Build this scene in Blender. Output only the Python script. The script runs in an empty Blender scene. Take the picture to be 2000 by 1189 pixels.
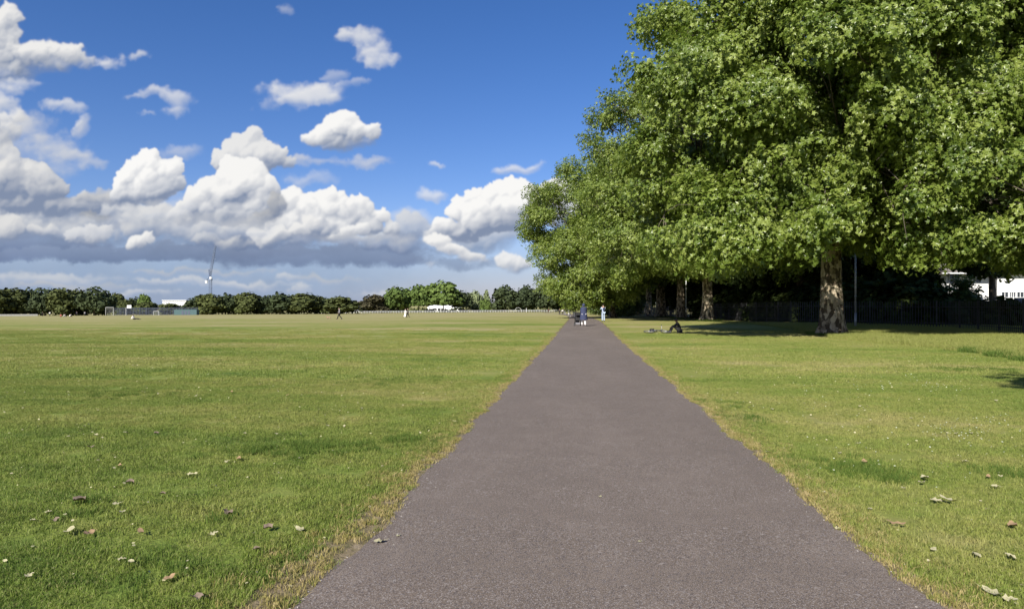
import bpy, bmesh, math, random
import numpy as np
from mathutils import Vector, Matrix

scene = bpy.context.scene
random.seed(11)
R = math.radians
YAW = R(6.02)                      # the view is turned this far to the left of the path's direction (+Y)
EYE = 1.60

# ------------------------------------------------------------------ camera
cam = bpy.data.cameras.new('camera')
cam.sensor_fit = 'HORIZONTAL'; cam.sensor_width = 36.0; cam.lens = 23.4
cam.clip_start = 0.05; cam.clip_end = 9000
cam_o = bpy.data.objects.new('camera', cam)
cam_o.location = (0, 0, EYE); cam_o.rotation_euler = (R(90), 0, YAW)
scene.collection.objects.link(cam_o); scene.camera = cam_o

# ------------------------------------------------------------------ sun, sky, exposure
SUN_EL = R(33)
SUN_TRAVEL = R(68)                 # light runs to the right (+X) and this much away (+Y)
tr = Vector((math.cos(SUN_TRAVEL) * math.cos(SUN_EL), math.sin(SUN_TRAVEL) * math.cos(SUN_EL), -math.sin(SUN_EL)))
sun = bpy.data.lights.new('sun', 'SUN'); sun.energy = 5.0; sun.angle = R(0.55); sun.color = (1.0, .945, .84)
sun_o = bpy.data.objects.new('sun', sun); sun_o.rotation_euler = tr.to_track_quat('-Z', 'Y').to_euler()
scene.collection.objects.link(sun_o)
scene.view_settings.view_transform = 'Standard'; scene.view_settings.look = 'None'
scene.view_settings.exposure = 0.70; scene.view_settings.gamma = 1.0
try: scene.view_settings.use_curve_mapping = False
except Exception: pass
scene.cycles.max_bounces = 6; scene.cycles.transparent_max_bounces = 6
scene.cycles.diffuse_bounces = 3; scene.cycles.transmission_bounces = 4
scene.cycles.caustics_reflective = False; scene.cycles.caustics_refractive = False


def make_cloud_map():
    """Cloud cover of one quarter of the sky, in tangent units about the view azimuth (u right, v up). RGBA float."""
    rng = np.random.RandomState(7)
    SC = 0.80                                   # image pixels per 1/1300 of tangent
    U0, U1, V0, V1 = -400.0, 2400.0, -900.0, 640.0
    W, Hh = int((U1 - U0) * SC), int((V1 - V0) * SC)
    X, Y = np.meshgrid(U0 + (np.arange(W) + .5) / SC, V0 + (np.arange(Hh) + .5) / SC)
    def vnoise(cell, sy=1.0, seed=0):
        r = np.random.RandomState(seed + 100)
        gx = (X - U0) / cell; gy = (Y - V0) / (cell * sy)
        G = r.rand(int(gy.max()) + 3, int(gx.max()) + 3)
        ix = gx.astype(int); iy = gy.astype(int); fx = gx - ix; fy = gy - iy
        fx = fx * fx * (3 - 2 * fx); fy = fy * fy * (3 - 2 * fy)
        a = G[iy, ix] * (1 - fx) + G[iy, ix + 1] * fx
        b = G[iy + 1, ix] * (1 - fx) + G[iy + 1, ix + 1] * fx
        return (a * (1 - fy) + b * fy) * 2 - 1
    def fbm(cell, octs, gain=.5, sy=1.0, seed=0, billow=False):
        s = 0; amp = 1; tot = 0
        for k in range(octs):
            n = vnoise(cell / 2 ** k, sy, seed + k * 13)
            if billow: n = 1 - 2 * np.abs(n)
            s = s + n * amp; tot += amp; amp *= gain
        return s / tot
    w1 = fbm(70, 7, .64, seed=1); w2 = fbm(70, 7, .64, seed=2)
    f1 = fbm(22, 4, .6, seed=3); f2 = fbm(22, 4, .6, seed=4)
    bil = fbm(46, 6, .58, seed=5, billow=True)
    bil2 = fbm(110, 5, .55, seed=9)
    wisp = fbm(60, 6, .6, sy=.55, seed=11)
    col = np.zeros((Hh, W, 3)); alp = np.zeros((Hh, W))
    def over(c, a, w=(slice(None), slice(None))):
        a = np.clip(a, 0, 1)
        c = np.asarray(c)
        na = a + alp[w] * (1 - a)
        col[w] = (c * a[..., None] + col[w] * (alp[w] * (1 - a))[..., None]) / np.maximum(na, 1e-5)[..., None]
        alp[w] = na
    def window(puffs, m):
        x0 = min(p[0] - p[2] for p in puffs) - m; x1 = max(p[0] + p[2] for p in puffs) + m
        y0 = min(p[1] - (p[3] if len(p) > 3 else p[2]) for p in puffs) - m; y1 = max(p[1] + (p[3] if len(p) > 3 else p[2]) for p in puffs) + m
        f = lambda v, o, n: int(min(max((v - o) * SC, 0), n))
        return (slice(f(y0, V0, Hh), f(y1, V0, Hh)), slice(f(x0, U0, W), f(x1, U0, W)))
    def blur(A, sig):
        s = sig * SC; r = max(1, int(math.ceil(s * 2.6)))
        k = np.exp(-.5 * (np.arange(-r, r + 1) / s) ** 2); k /= k.sum()
        P = np.pad(A, ((r, r), (0, 0)), mode='edge'); B = sum(k[i] * P[i:i + A.shape[0]] for i in range(2 * r + 1))
        P = np.pad(B, ((0, 0), (r, r)), mode='edge'); return sum(k[i] * P[:, i:i + A.shape[1]] for i in range(2 * r + 1))
    def sstep(a, b, x):
        t = np.clip((x - a) / (b - a), 0, 1); return t * t * (3 - 2 * t)
    LIT = np.array([1.0, .99, .97]); SHD = np.array([.245, .305, .44])
    def cumulus(puffs, base=None, warp=16, fine=7, soft=9, opacity=1, lit=1.0, shade=1.0, flat=10, dark=.0, light=(-.45, -.62, .60), shade_k=1.0, erode=.62):
        wd = window(puffs, 46)
        X_, Y_, w1_, w2_, f1_, f2_, bil_, bil2_, wisp_ = (A[wd] for A in (X, Y, w1, w2, f1, f2, bil, bil2, wisp))
        hh, ww = X_.shape
        px = X_ + w1_ * warp + f1_ * fine * .6; py = Y_ + w2_ * warp + f2_ * fine * .6
        Hf = np.full((hh, ww), -26.0)
        bx, by = X_[0, 0], Y_[0, 0]
        def ball(cx, cy, cz, rx, ry):
            m = 24 + max(rx, ry)
            a0, a1 = int(max((cy - m - by) * SC, 0)), int(max((cy + m - by) * SC, 0)) + 1
            b0, b1 = int(max((cx - m - bx) * SC, 0)), int(max((cx + m - bx) * SC, 0)) + 1
            v = Hf[a0:a1, b0:b1]
            if v.size == 0: return
            q = 1 - ((px[a0:a1, b0:b1] - cx) / rx) ** 2 - ((py[a0:a1, b0:b1] - cy) / ry) ** 2
            r = min(rx, ry)
            h = np.where(q > 0, cz + np.sqrt(np.maximum(q, 0)) * r, np.minimum(cz, 0) + q * r * .5)
            np.maximum(v, h, out=v)
        def grow(cx, cy, cz, rx, ry, lev):
            ball(cx, cy, cz, rx, ry)
            if lev == 0 or rx < 5: return
            n = 11 if lev == 2 else 7
            for i in range(n):
                th = rng.uniform(0, 2 * math.pi); ph = rng.uniform(.15, 1.45)
                sx, sy, sz = math.cos(th) * math.sin(ph), math.sin(th) * math.sin(ph), math.cos(ph)
                if sy > .45 and base is not None: sy = .45
                k = rng.uniform(.28, .48); m = min(rx, ry)
                grow(cx + sx * rx * .86, cy + sy * ry * .86, cz + sz * m * .86, m * k * 1.05, m * k, lev - 1)
        for p in puffs:
            rx = p[2]; ry = p[3] if len(p) > 3 else rx * .82
            grow(p[0], p[1], 0, rx * .92, ry * .92, 2)
        Hs = Hf + bil_ * 3.0 + f1_ * 1.6 + erode * wisp_ * 9
        if base is not None:
            Hs = Hs - np.maximum(Y_ + w1_ * 10 + wisp_ * 12 - base, 0) * .9
        top = min(p[1] - (p[3] if len(p) > 3 else p[2] * .82) for p in puffs)
        bb = base if base is not None else max(p[1] + (p[3] if len(p) > 3 else p[2] * .82) for p in puffs)
        t = np.clip((Y_ - top + w2_ * 26 + bil2_ * 10) / max(bb - top, 1), 0, 1.25)
        a = sstep(0, 1, Hs / (soft * (.80 + 2.2 * sstep(.5, 1.1, t))) + f1_ * .22 + .1)
        a = blur(a, .75 + soft * .03)
        L = np.array(light); L = L / np.linalg.norm(L)
        lam = 0
        Hc = np.maximum(Hs, -4)
        for sig, wt in ((1.2, .20), (3.2, .34), (9.0, .42), (20.0, .50)):
            gy, gx = np.gradient(blur(Hc, sig), 1 / SC)
            nz = 1 / np.sqrt(gx ** 2 + gy ** 2 + .9)
            lam = lam + wt * ((-gx * L[0] - gy * L[1]) * nz)
        occ = blur(Hc, 14) - blur(Hc, 1.6)          # hollows between the heads are greyer
        li = .70 + .58 * lam - np.clip(occ, -3, 14) * .026 + bil2_ * .15 + w2_ * .10
        li = li - .60 * shade_k * sstep(.38, 1.08, t) + bil_ * .03 - dark
        li = blur(np.clip(li, 0, 1.0), .8)
        c = SHD * shade * (1 - li[..., None]) + LIT * lit * li[..., None]
        over(c, a * opacity, wd)
    def wispy(puffs, opacity=.8, soft=26, lit=.92):
        wd = window(puffs, 60)
        X_, Y_, w1_, w2_, f1_, f2_, bil_, wisp_ = (A[wd] for A in (X, Y, w1, w2, f1, f2, bil, wisp))
        px = X_ + w1_ * 34 + f1_ * 10; py = Y_ + w2_ * 20 + f2_ * 8
        D = np.zeros(X_.shape)
        for p in puffs:
            cx, cy, rx = p[:3]; ry = p[3] if len(p) > 3 else rx * .6
            q = 1 - ((px - cx) / rx) ** 2 - ((py - cy) / ry) ** 2
            D = np.maximum(D, np.clip(q, 0, 1))
        a = blur(sstep(.02, 1.25, D + (wisp_ * .75 + bil_ * .22 + f1_ * .22) * np.minimum(D * 3, 1)), 1.2)
        gy, gx = np.gradient(a * 22, 1 / SC)
        gy = blur(gy, 4); gx = blur(gx, 4); lam = blur(np.clip(.78 + gx * .25 + gy * .45 + bil_ * .06 + wisp_ * .08, .4, 1), 1.5)
        c = SHD * 1.5 * (1 - lam[..., None]) + LIT * lit * lam[..., None]
        over(c, a * opacity, wd)
    # low veil towards the horizon, denser on the left
    k = sstep(400, 560, Y + w1 * 14)
    left = 1 - sstep(560, 1050, X + w2 * 60) * .62
    over(np.array([.27, .39, .60]) * (1 + .10 * wisp[..., None]), k * (.30 + .60 * left) * .92)
    # streaks low over the trees
    wispy([(60, 545, 200, 16), (560, 543, 34, 8), (586, 566, 26, 12), (735, 572, 60, 10), (470, 556, 120, 10), (330, 548, 90, 8), (-120, 548, 160, 12), (250, 574, 120, 9), (1300, 560, 120, 10), (1700, 548, 160, 12), (2200, 560, 200, 12)], .55, lit=.80)
    wispy([(130, 560, 160, 10), (400, 530, 160, 8), (640, 548, 90, 8)], .5, lit=.62)
    # pale grey body that fills the gaps between the heaps
    cumulus([(-300, 430, 120, 50), (-120, 420, 120, 50), (60, 420, 110, 60), (180, 410, 80, 46), (280, 430, 100, 44), (380, 440, 80, 40), (480, 440, 90, 50), (600, 450, 80, 40), (120, 460, 160, 34), (400, 470, 160, 28)], base=492, lit=.80, dark=.14, soft=26, warp=30, opacity=.9)
    cumulus([(800, 446, 60, 26), (760, 470, 60, 22), (860, 484, 60, 20), (700, 480, 70, 20), (940, 470, 80, 34)], base=500, lit=.72, dark=.22, soft=26, warp=26, opacity=.75)
    # rear bank of bright cumulus
    cumulus([(560, 398, 40), (600, 404, 38), (640, 400, 42), (672, 412, 34), (704, 402, 30), (742, 418, 20), (610, 440, 48), (660, 446, 44), (715, 440, 32), (560, 446, 44), (760, 448, 22)], base=478, lit=1.02)
    cumulus([(-330, 440, 60), (-260, 400, 60), (-200, 420, 66), (-140, 390, 60), (-80, 420, 60), (-30, 400, 50)], base=480)
    # long dark flat base layer
    for (cx, cy, rx, ry, al) in ((200, 492, 560, 22, .95), (640, 500, 300, 28, .95), (-200, 495, 320, 26, .9), (880, 512, 150, 16, .6), (520, 470, 170, 20, .8), (760, 474, 90, 24, .75), (80, 470, 200, 18, .7), (1500, 500, 300, 20, .7), (2050, 505, 300, 26, .8)):
        q = 1 - ((X + w1 * 44 - cx) / rx) ** 2 - ((Y + w2 * 17 + wisp * 13 - cy) / ry) ** 2
        t = np.clip((Y - cy) / ry * .5 + .5, 0, 1)[..., None]
        c = np.array([.27, .335, .48]) * (1 - t) + np.array([.155, .215, .365]) * t
        over(c * (1 + .16 * bil2[..., None] + .12 * wisp[..., None]), sstep(0, .75, q + wisp * .55 + w1 * .45) * al * .92)
    # row of low heaps on it
    cumulus([(10, 446, 40, 24), (70, 452, 26, 15), (104, 446, 22, 14)], base=478, flat=8, lit=.84, dark=.10, fine=9, soft=18, warp=24, opacity=.85)
    cumulus([(150, 458, 26, 16), (186, 452, 30, 20), (170, 470, 40, 14)], base=486, lit=.90, dark=.04, soft=16, warp=22, opacity=.9)
    cumulus([(236, 446, 18, 12), (400, 462, 30, 14), (450, 474, 34, 16), (486, 480, 24, 12)], base=492, lit=.80, dark=.12, soft=22, warp=24, opacity=.8)
    cumulus([(540, 468, 40, 22), (506, 456, 24, 16), (584, 456, 26, 16), (604, 440, 20, 16), (560, 484, 36, 12)], base=496, lit=.94, soft=14, warp=22, opacity=.92)
    cumulus([(682, 452, 18, 14), (706, 444, 16, 18), (660, 464, 22, 10)], base=474, lit=1.0, soft=12, opacity=.9)
    cumulus([(266, 474, 26, 17), (292, 462, 14, 11)], base=490, lit=.96, soft=12)
    # left heaped mass
    cumulus([(-10, 300, 50), (16, 350, 66), (66, 352, 50), (100, 362, 34), (-60, 340, 70), (-130, 300, 60), (40, 395, 60, 34), (110, 398, 44, 28), (160, 400, 40, 24)], base=424, lit=.86, shade=1.0, dark=.06)
    wispy([(40, 245, 50, 26), (10, 215, 30, 18), (110, 290, 60, 34), (150, 300, 40, 20), (160, 250, 20, 30)], .62, lit=.80)
    cumulus([(-20, 250, 44), (14, 268, 34), (-60, 220, 50), (30, 232, 22, 16)], base=300, lit=.90, soft=26, warp=26, erode=1.0, opacity=.9)
    wispy([(30, 300, 90, 40), (100, 320, 90, 30), (140, 300, 60, 26), (60, 250, 60, 40), (180, 318, 40, 14)], .55, lit=.78)
    # left-centre heap with grey tail
    cumulus([(180, 384, 40, 16), (215, 380, 40, 18), (240, 388, 50, 18)], base=404, lit=.72, dark=.24, opacity=.85, soft=18)
    cumulus([(290, 322, 36), (262, 340, 34), (332, 334, 34), (236, 358, 26), (300, 362, 60, 40), (345, 360, 26), (250, 375, 44, 24)], base=406, lit=1.04)
    # great central heap
    cumulus([(486, 268, 26), (462, 292, 32), (500, 300, 38), (436, 312, 26), (530, 306, 34), (560, 318, 26, 14), (480, 330, 52, 30)], base=352, lit=.90, opacity=.96, fine=10)
    cumulus([(470, 352, 56), (430, 372, 46), (400, 396, 40), (500, 372, 44), (366, 420, 40, 22), (440, 408, 60, 36), (500, 405, 46, 36)], base=446, lit=1.0)
    cumulus([(538, 402, 20, 22), (520, 424, 34, 18), (500, 436, 40, 14)], base=444, lit=.62, dark=.36, shade=.86, soft=20, opacity=.85)
    cumulus([(170, 420, 24, 12), (196, 424, 20, 10)], base=434, lit=.5, dark=.3, shade=.9, soft=16, opacity=.8)
    wispy([(360, 300, 60, 22), (600, 350, 60, 16), (420, 440, 160, 30), (160, 440, 160, 26), (700, 470, 140, 22), (330, 400, 90, 24), (800, 430, 90, 26)], .45, lit=.86)
    # right-hand heap near the trees
    cumulus([(968, 384, 34), (1002, 378, 34), (930, 388, 26), (900, 402, 28), (940, 420, 50), (990, 420, 52), (1040, 410, 50), (870, 440, 32), (850, 462, 26, 18), (900, 450, 46, 24), (1090, 400, 60), (1160, 420, 60)], base=470, lit=1.03)
    cumulus([(856, 470, 30, 18), (884, 488, 34, 14), (916, 500, 28, 14), (930, 512, 26, 12)], base=520, lit=.98, soft=14)
    cumulus([(988, 512, 32, 18), (1016, 516, 26, 16), (842, 520, 14, 7)], base=534, lit=.95, soft=18, opacity=.9)
    # upper left
    cumulus([(-20, 60, 60), (10, 40, 34), (6, 96, 50), (50, 112, 46), (96, 104, 34), (134, 108, 30), (20, 140, 60, 34), (88, 128, 54, 24), (160, 118, 26, 14), (-90, 100, 80), (-200, 90, 70)], base=172, soft=24, lit=.93, fine=12, erode=.9, warp=24)
    wispy([(206, 122, 34, 15), (232, 116, 18, 12), (268, 113, 30, 11), (30, 170, 60, 20), (0, 200, 40, 26)], .75)
    wispy([(134, 214, 32, 20), (100, 208, 34, 10), (150, 240, 16, 20)], .72)
    wispy([(320, 182, 70, 14), (350, 192, 46, 22), (340, 214, 34, 18), (270, 188, 40, 8), (285, 227, 20, 6)], .66)
    wispy([(596, 178, 112, 30), (560, 176, 60, 24), (640, 190, 60, 20)], .88, lit=.93)
    wispy([(515, 205, 30, 12), (655, 144, 26, 14), (690, 160, 34, 8), (570, 10, 20, 16)], .34)
    wispy([(716, 66, 46, 22), (742, 90, 36, 26), (742, 118, 40, 20), (686, 62, 26, 16), (722, 100, 30, 30)], .80)
    cumulus([(664, 246, 38), (640, 262, 30), (694, 262, 32), (728, 264, 21), (612, 270, 26, 18), (676, 280, 66, 20)], base=300, lit=1.02, soft=12)
    wispy([(690, 318, 92, 15), (620, 318, 50, 12), (730, 320, 40, 12), (590, 312, 30, 10)], .62, lit=.78)
    wispy([(838, 378, 42, 13), (1004, 333, 50, 13), (1036, 326, 24, 8), (848, 324, 16, 6)], .68)
    # beyond the frame and behind the trees
    cumulus([(1300, 430, 70), (1380, 400, 60), (1450, 430, 70), (1540, 440, 60)], base=490)
    cumulus([(1760, 420, 70), (1840, 380, 66), (1920, 400, 80), (2010, 430, 70)], base=480)
    cumulus([(2180, 440, 70), (2260, 400, 70), (2350, 430, 80)], base=490)
    wispy([(-250, 210, 90, 24), (1500, 120, 90, 26), (1900, 200, 110, 26), (2200, 120, 80, 22), (900, -300, 120, 30), (300, -250, 140, 34), (1600, -350, 120, 30), (2100, -200, 90, 26), (-200, -380, 120, 30)], .7)
    img = np.dstack([col, alp])[::-1].astype(np.float32)
    return img, (U0, U1, V0, V1)

world = bpy.data.worlds.new('World'); scene.world = world; world.use_nodes = True
def build_sky():
    img, (U0, U1, V0, V1) = make_cloud_map()
    h, w = img.shape[:2]
    im = bpy.data.images.new('cloud_cover', w, h, alpha=True, float_buffer=True)
    im.colorspace_settings.name = 'Non-Color'; im.alpha_mode = 'CHANNEL_PACKED'
    im.pixels.foreach_set(img.ravel()); im.update()
    try: im.pack()
    except Exception: pass
    nt = world.node_tree; N = nt.nodes; Lk = nt.links; N.clear()
    def m(op, a, b=None, c=None):
        n = N.new('ShaderNodeMath'); n.operation = op
        for i, v in enumerate((a, b, c)):
            if v is None: continue
            if isinstance(v, (int, float)): n.inputs[i].default_value = v
            else: Lk.new(v, n.inputs[i])
        return n.outputs[0]
    tc = N.new('ShaderNodeTexCoord'); sx = N.new('ShaderNodeSeparateXYZ'); Lk.new(tc.outputs['Generated'], sx.inputs[0])
    x, y, z = sx.outputs
    az = m('ARCTAN2', x, y)                                  # compass angle clockwise from +Y
    az = m('ADD', az, YAW)                                   # measured from the view's azimuth
    # the same quarter of cloudy sky repeats, mirrored, round the compass
    f = m('PINGPONG', m('ADD', az, R(184 * 4 + 46)), R(92))
    d = m('SUBTRACT', f, R(46))
    hor = m('SQRT', m('ADD', m('MULTIPLY', x, x), m('MULTIPLY', y, y)))
    cd = m('MULTIPLY', hor, m('COSINE', d))
    u = m('MULTIPLY_ADD', m('TANGENT', d), 1300.0, 1000.0)
    v = m('MULTIPLY_ADD', m('DIVIDE', z, m('MAXIMUM', cd, .001)), -1300.0, 594.5)
    cu = N.new('ShaderNodeCombineXYZ')
    Lk.new(m('MULTIPLY', m('SUBTRACT', u, U0), 1 / (U1 - U0)), cu.inputs[0])
    Lk.new(m('SUBTRACT', 1.0, m('MULTIPLY', m('SUBTRACT', v, V0), 1 / (V1 - V0))), cu.inputs[1])
    it = N.new('ShaderNodeTexImage'); it.image = im; it.extension = 'EXTEND'; it.interpolation = 'Cubic'
    Lk.new(cu.outputs[0], it.inputs[0])
    sky = N.new('ShaderNodeTexSky'); sky.sky_type = 'NISHITA'; sky.sun_disc = False
    sky.sun_elevation = SUN_EL; sky.sun_rotation = math.atan2(-tr.x, -tr.y)
    sky.air_density = 1.0; sky.dust_density = .35; sky.ozone_density = 3.5; sky.altitude = 50
    bs = N.new('ShaderNodeBackground'); bs.inputs[1].default_value = SKY_STRENGTH
    hs = N.new('ShaderNodeHueSaturation'); hs.inputs['Saturation'].default_value = SKY_SAT; hs.inputs['Hue'].default_value = .5
    Lk.new(sky.outputs[0], hs.inputs['Color']); tn = N.new('ShaderNodeMix'); tn.data_type = 'RGBA'; tn.blend_type = 'MULTIPLY'; tn.inputs[0].default_value = 1; tn.inputs[7].default_value = (1.15, .98, 1.2, 1)
    Lk.new(hs.outputs[0], tn.inputs[6]); Lk.new(tn.outputs[2], bs.inputs[0])
    bc = N.new('ShaderNodeBackground'); bc.inputs[1].default_value = CLOUD_STRENGTH
    Lk.new(it.outputs['Color'], bc.inputs[0])
    mx = N.new('ShaderNodeMixShader'); Lk.new(it.outputs['Alpha'], mx.inputs[0]); Lk.new(bs.outputs[0], mx.inputs[1]); Lk.new(bc.outputs[0], mx.inputs[2])
    out = N.new('ShaderNodeOutputWorld'); Lk.new(mx.outputs[0], out.inputs[0])
SKY_STRENGTH = 0.064; SKY_SAT = 1.25; CLOUD_STRENGTH = 0.57
build_sky()

# ------------------------------------------------------------------ small helpers
COL = scene.collection
def link(o, parent=None):
    COL.objects.link(o)
    if parent: o.parent = parent
    return o
def tag(o, label=None, cat=None, group=None, kind=None, category=None):
    cat = cat or category
    if label: o['label'] = label
    if cat: o['category'] = cat
    if group: o['group'] = group
    if kind: o['kind'] = kind
    return o
def empty(name, loc=(0, 0, 0), rz=0.0, **k):
    o = bpy.data.objects.new(name, None); o.location = loc; o.rotation_euler = (0, 0, rz); o.empty_display_size = .3
    return tag(link(o), **k)
def mesh_obj(name, V, F, mat=None, parent=None, smooth=False, loc=None, **k):
    me = bpy.data.meshes.new(name); me.from_pydata([tuple(v) for v in V], [], [tuple(f) for f in F]); me.update()
    if mat: me.materials.append(mat)
    if smooth: me.shade_smooth()
    o = bpy.data.objects.new(name, me); link(o, parent)
    if loc is not None: o.location = loc
    return tag(o, **k)
def copy_tree(o, parent=None):
    c = o.copy(); COL.objects.link(c)
    if parent: c.parent = parent
    for ch in list(o.children): copy_tree(ch, c)
    return c
class MB:
    """collects boxes, tubes and lathes into one mesh"""
    def __init__(s): s.V = []; s.F = []
    def add(s, V, F):
        n = len(s.V); s.V += [tuple(v) for v in V]; s.F += [tuple(i + n for i in f) for f in F]
        return s
    def box(s, c, d, rz=0.0, M=None):
        x, y, z = d[0] / 2, d[1] / 2, d[2] / 2
        P = [Vector((a * x, b * y, e * z)) for e in (-1, 1) for b in (-1, 1) for a in (-1, 1)]
        m = Matrix.Rotation(rz, 3, 'Z') if M is None else M
        P = [m @ p + Vector(c) for p in P]
        return s.add(P, [(0, 2, 3, 1), (4, 5, 7, 6), (0, 1, 5, 4), (2, 6, 7, 3), (0, 4, 6, 2), (1, 3, 7, 5)])
    def tube(s, pts, rad, n=8, cap=True, squash=1.0):
        V, F = tube_geo(pts, rad, n, cap)
        return s.add(V, F)
    def ell(s, c, r, nu=10, nv=6, M=None):
        V = []; F = []
        for j in range(nv + 1):
            th = math.pi * j / nv
            for i in range(nu):
                ph = 2 * math.pi * i / nu
                p = Vector((r[0] * math.sin(th) * math.cos(ph), r[1] * math.sin(th) * math.sin(ph), r[2] * math.cos(th)))
                if M is not None: p = M @ p
                V.append(p + Vector(c))
        for j in range(nv):
            for i in range(nu):
                a = j * nu + i; b = j * nu + (i + 1) % nu
                F.append((a, a + nu, b + nu, b))
        return s.add(V, F)
    def build(s, name, mat=None, parent=None, smooth=False, loc=None, **k):
        return mesh_obj(name, s.V, s.F, mat, parent, smooth, loc, **k)
def tube_geo(pts, rad, n=8, cap=True):
    pts = [Vector(p) for p in pts]
    if isinstance(rad, (int, float)): rad = [rad] * len(pts)
    V = []; F = []
    up = Vector((0, 0, 1)); prev = None
    for i, p in enumerate(pts):
        t = (pts[min(i + 1, len(pts) - 1)] - pts[max(i - 1, 0)]).normalized()
        if prev is None:
            a = t.cross(up)
            if a.length < .1: a = t.cross(Vector((1, 0, 0)))
        else:
            a = prev - t * prev.dot(t)
        a.normalize(); prev = a; b = t.cross(a)
        for k in range(n):
            an = 2 * math.pi * k / n
            V.append(p + (a * math.cos(an) + b * math.sin(an)) * rad[i])
    for i in range(len(pts) - 1):
        for k in range(n):
            q = i * n + k; r = i * n + (k + 1) % n
            F.append((q, r, r + n, q + n))
    if cap:
        F.append(tuple(range(n))[::-1]); F.append(tuple(range((len(pts) - 1) * n, len(pts) * n)))
    return V, F

# ------------------------------------------------------------------ the lie of the land
def gz(x, y):
    z = -.006 * min(max(y, -40), 30)
    if y > 70: z -= .009 * (min(y, 300) - 70)
    if x < -5: z += .006 * max(x + 5, -330) * min(1, max(0, (y - 20) / 60))
    if y > 2 and -60 < x < 60:
        z += .012 * math.sin(x * .31 + 1.3) * math.sin(y * .23) * min(1, abs(x - .2) / 8)
    return z
def centre(y):
    return .19 - (2.5e-4 * (min(y, 400) - 60) ** 2 if y > 60 else 0)
def edge_wob(y, s):
    a = .030 * math.sin(y * 1.7 + s) + .022 * math.sin(y * 4.3 + 2 * s) + .014 * math.sin(y * 11.7 + s * 3)
    if s < 2 and y < 6:                      # broken shoulder on the left by the camera
        a += -.06 * math.exp(-((y - 3.9) / .5) ** 2) + .07 * math.exp(-((y - 4.9) / .45) ** 2)
    return a
def edge_l(y): return centre(y) - 1.67 + edge_wob(y, 1.0)
def edge_r(y): return centre(y) + 1.67 + edge_wob(y, 2.4)
def at(px, d):
    """ground point seen in photo column px at distance d along the view"""
    xc = (px - 1000) / 1300 * d
    x = xc * math.cos(YAW) - d * math.sin(YAW); y = xc * math.sin(YAW) + d * math.cos(YAW)
    return Vector((x, y, gz(x, y)))
def hgt(py, d): return EYE + (594.5 - py) / 1300 * d      # height of a point seen at photo row py, distance d

# ------------------------------------------------------------------ materials
class NT:
    def __init__(s, name):
        s.m = bpy.data.materials.new(name); s.m.use_nodes = True
        s.t = s.m.node_tree; s.N = s.t.nodes; s.L = s.t.links; s.N.clear()
        s.out = s.N.new('ShaderNodeOutputMaterial')
    def n(s, typ, **k):
        o = s.N.new(typ)
        for a, b in k.items(): setattr(o, a, b)
        return o
    def set(s, node, key, v):
        if hasattr(v, 'is_output') or isinstance(v, bpy.types.NodeSocket): s.L.new(v, node.inputs[key])
        else: node.inputs[key].default_value = v
    def pos(s):
        return s.n('ShaderNodeNewGeometry').outputs['Position']
    def noise(s, scale, detail=3, rough=.55, vec=None, sx=None):
        t = s.n('ShaderNodeTexNoise'); t.inputs['Scale'].default_value = scale
        t.inputs['Detail'].default_value = detail; t.inputs['Roughness'].default_value = rough
        v = vec if vec is not None else s.pos()
        if sx:
            mp = s.n('ShaderNodeMapping'); mp.inputs['Scale'].default_value = sx; s.L.new(v, mp.inputs[0]); v = mp.outputs[0]
        s.L.new(v, t.inputs['Vector'])
        return t.outputs['Fac']
    def ramp(s, fac, stops, interp='LINEAR'):
        r = s.n('ShaderNodeValToRGB'); r.color_ramp.interpolation = interp
        e = r.color_ramp.elements
        while len(e) < len(stops): e.new(.5)
        for i, (p, c) in enumerate(stops):
            e[i].position = p; c = c if isinstance(c, (tuple, list)) else (c, c, c)
            e[i].color = (*c[:3], 1)
        s.L.new(fac, r.inputs[0]); return r.outputs[0]
    def mix(s, f, a, b, mode='MIX'):
        m = s.n('ShaderNodeMix', data_type='RGBA', blend_type=mode)
        for i, v in ((0, f), (6, a), (7, b)):
            if isinstance(v, bpy.types.NodeSocket): s.L.new(v, m.inputs[i])
            elif i == 0: m.inputs[0].default_value = v
            else: m.inputs[i].default_value = (*v[:3], 1)
        return m.outputs[2]
    def math(s, op, a, b=0.0):
        m = s.n('ShaderNodeMath', operation=op)
        for i, v in ((0, a), (1, b)):
            if isinstance(v, bpy.types.NodeSocket): s.L.new(v, m.inputs[i])
            else: m.inputs[i].default_value = v
        return m.outputs[0]
    def bump(s, h, strength=.3, dist=.02):
        b = s.n('ShaderNodeBump'); b.inputs['Strength'].default_value = strength; b.inputs['Distance'].default_value = dist
        s.L.new(h, b.inputs['Height']); return b.outputs[0]
    def pbr(s, color, rough=.7, metal=0.0, normal=None, spec=.4, link=True, **k):
        p = s.n('ShaderNodeBsdfPrincipled')
        if isinstance(color, bpy.types.NodeSocket): s.L.new(color, p.inputs['Base Color'])
        else: p.inputs['Base Color'].default_value = (*color[:3], 1)
        if isinstance(rough, bpy.types.NodeSocket): s.L.new(rough, p.inputs['Roughness'])
        else: p.inputs['Roughness'].default_value = rough
        p.inputs['Metallic'].default_value = metal; p.inputs['Specular IOR Level'].default_value = spec
        if normal is not None: s.L.new(normal, p.inputs['Normal'])
        if link: s.L.new(p.outputs[0], s.out.inputs[0])
        return p.outputs[0]
def plain(name, c, rough=.7, metal=0.0, var=.12, scale=6, spec=.4):
    t = NT(name); f = t.noise(scale, 4)
    a = tuple(max(0, v * (1 - var)) for v in c); b = tuple(min(1, v * (1 + var)) for v in c)
    t.pbr(t.ramp(f, [(.3, a), (.7, b)]), rough, metal, t.bump(t.noise(scale * 9, 2), .15, .01), spec)
    return t.m

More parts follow.
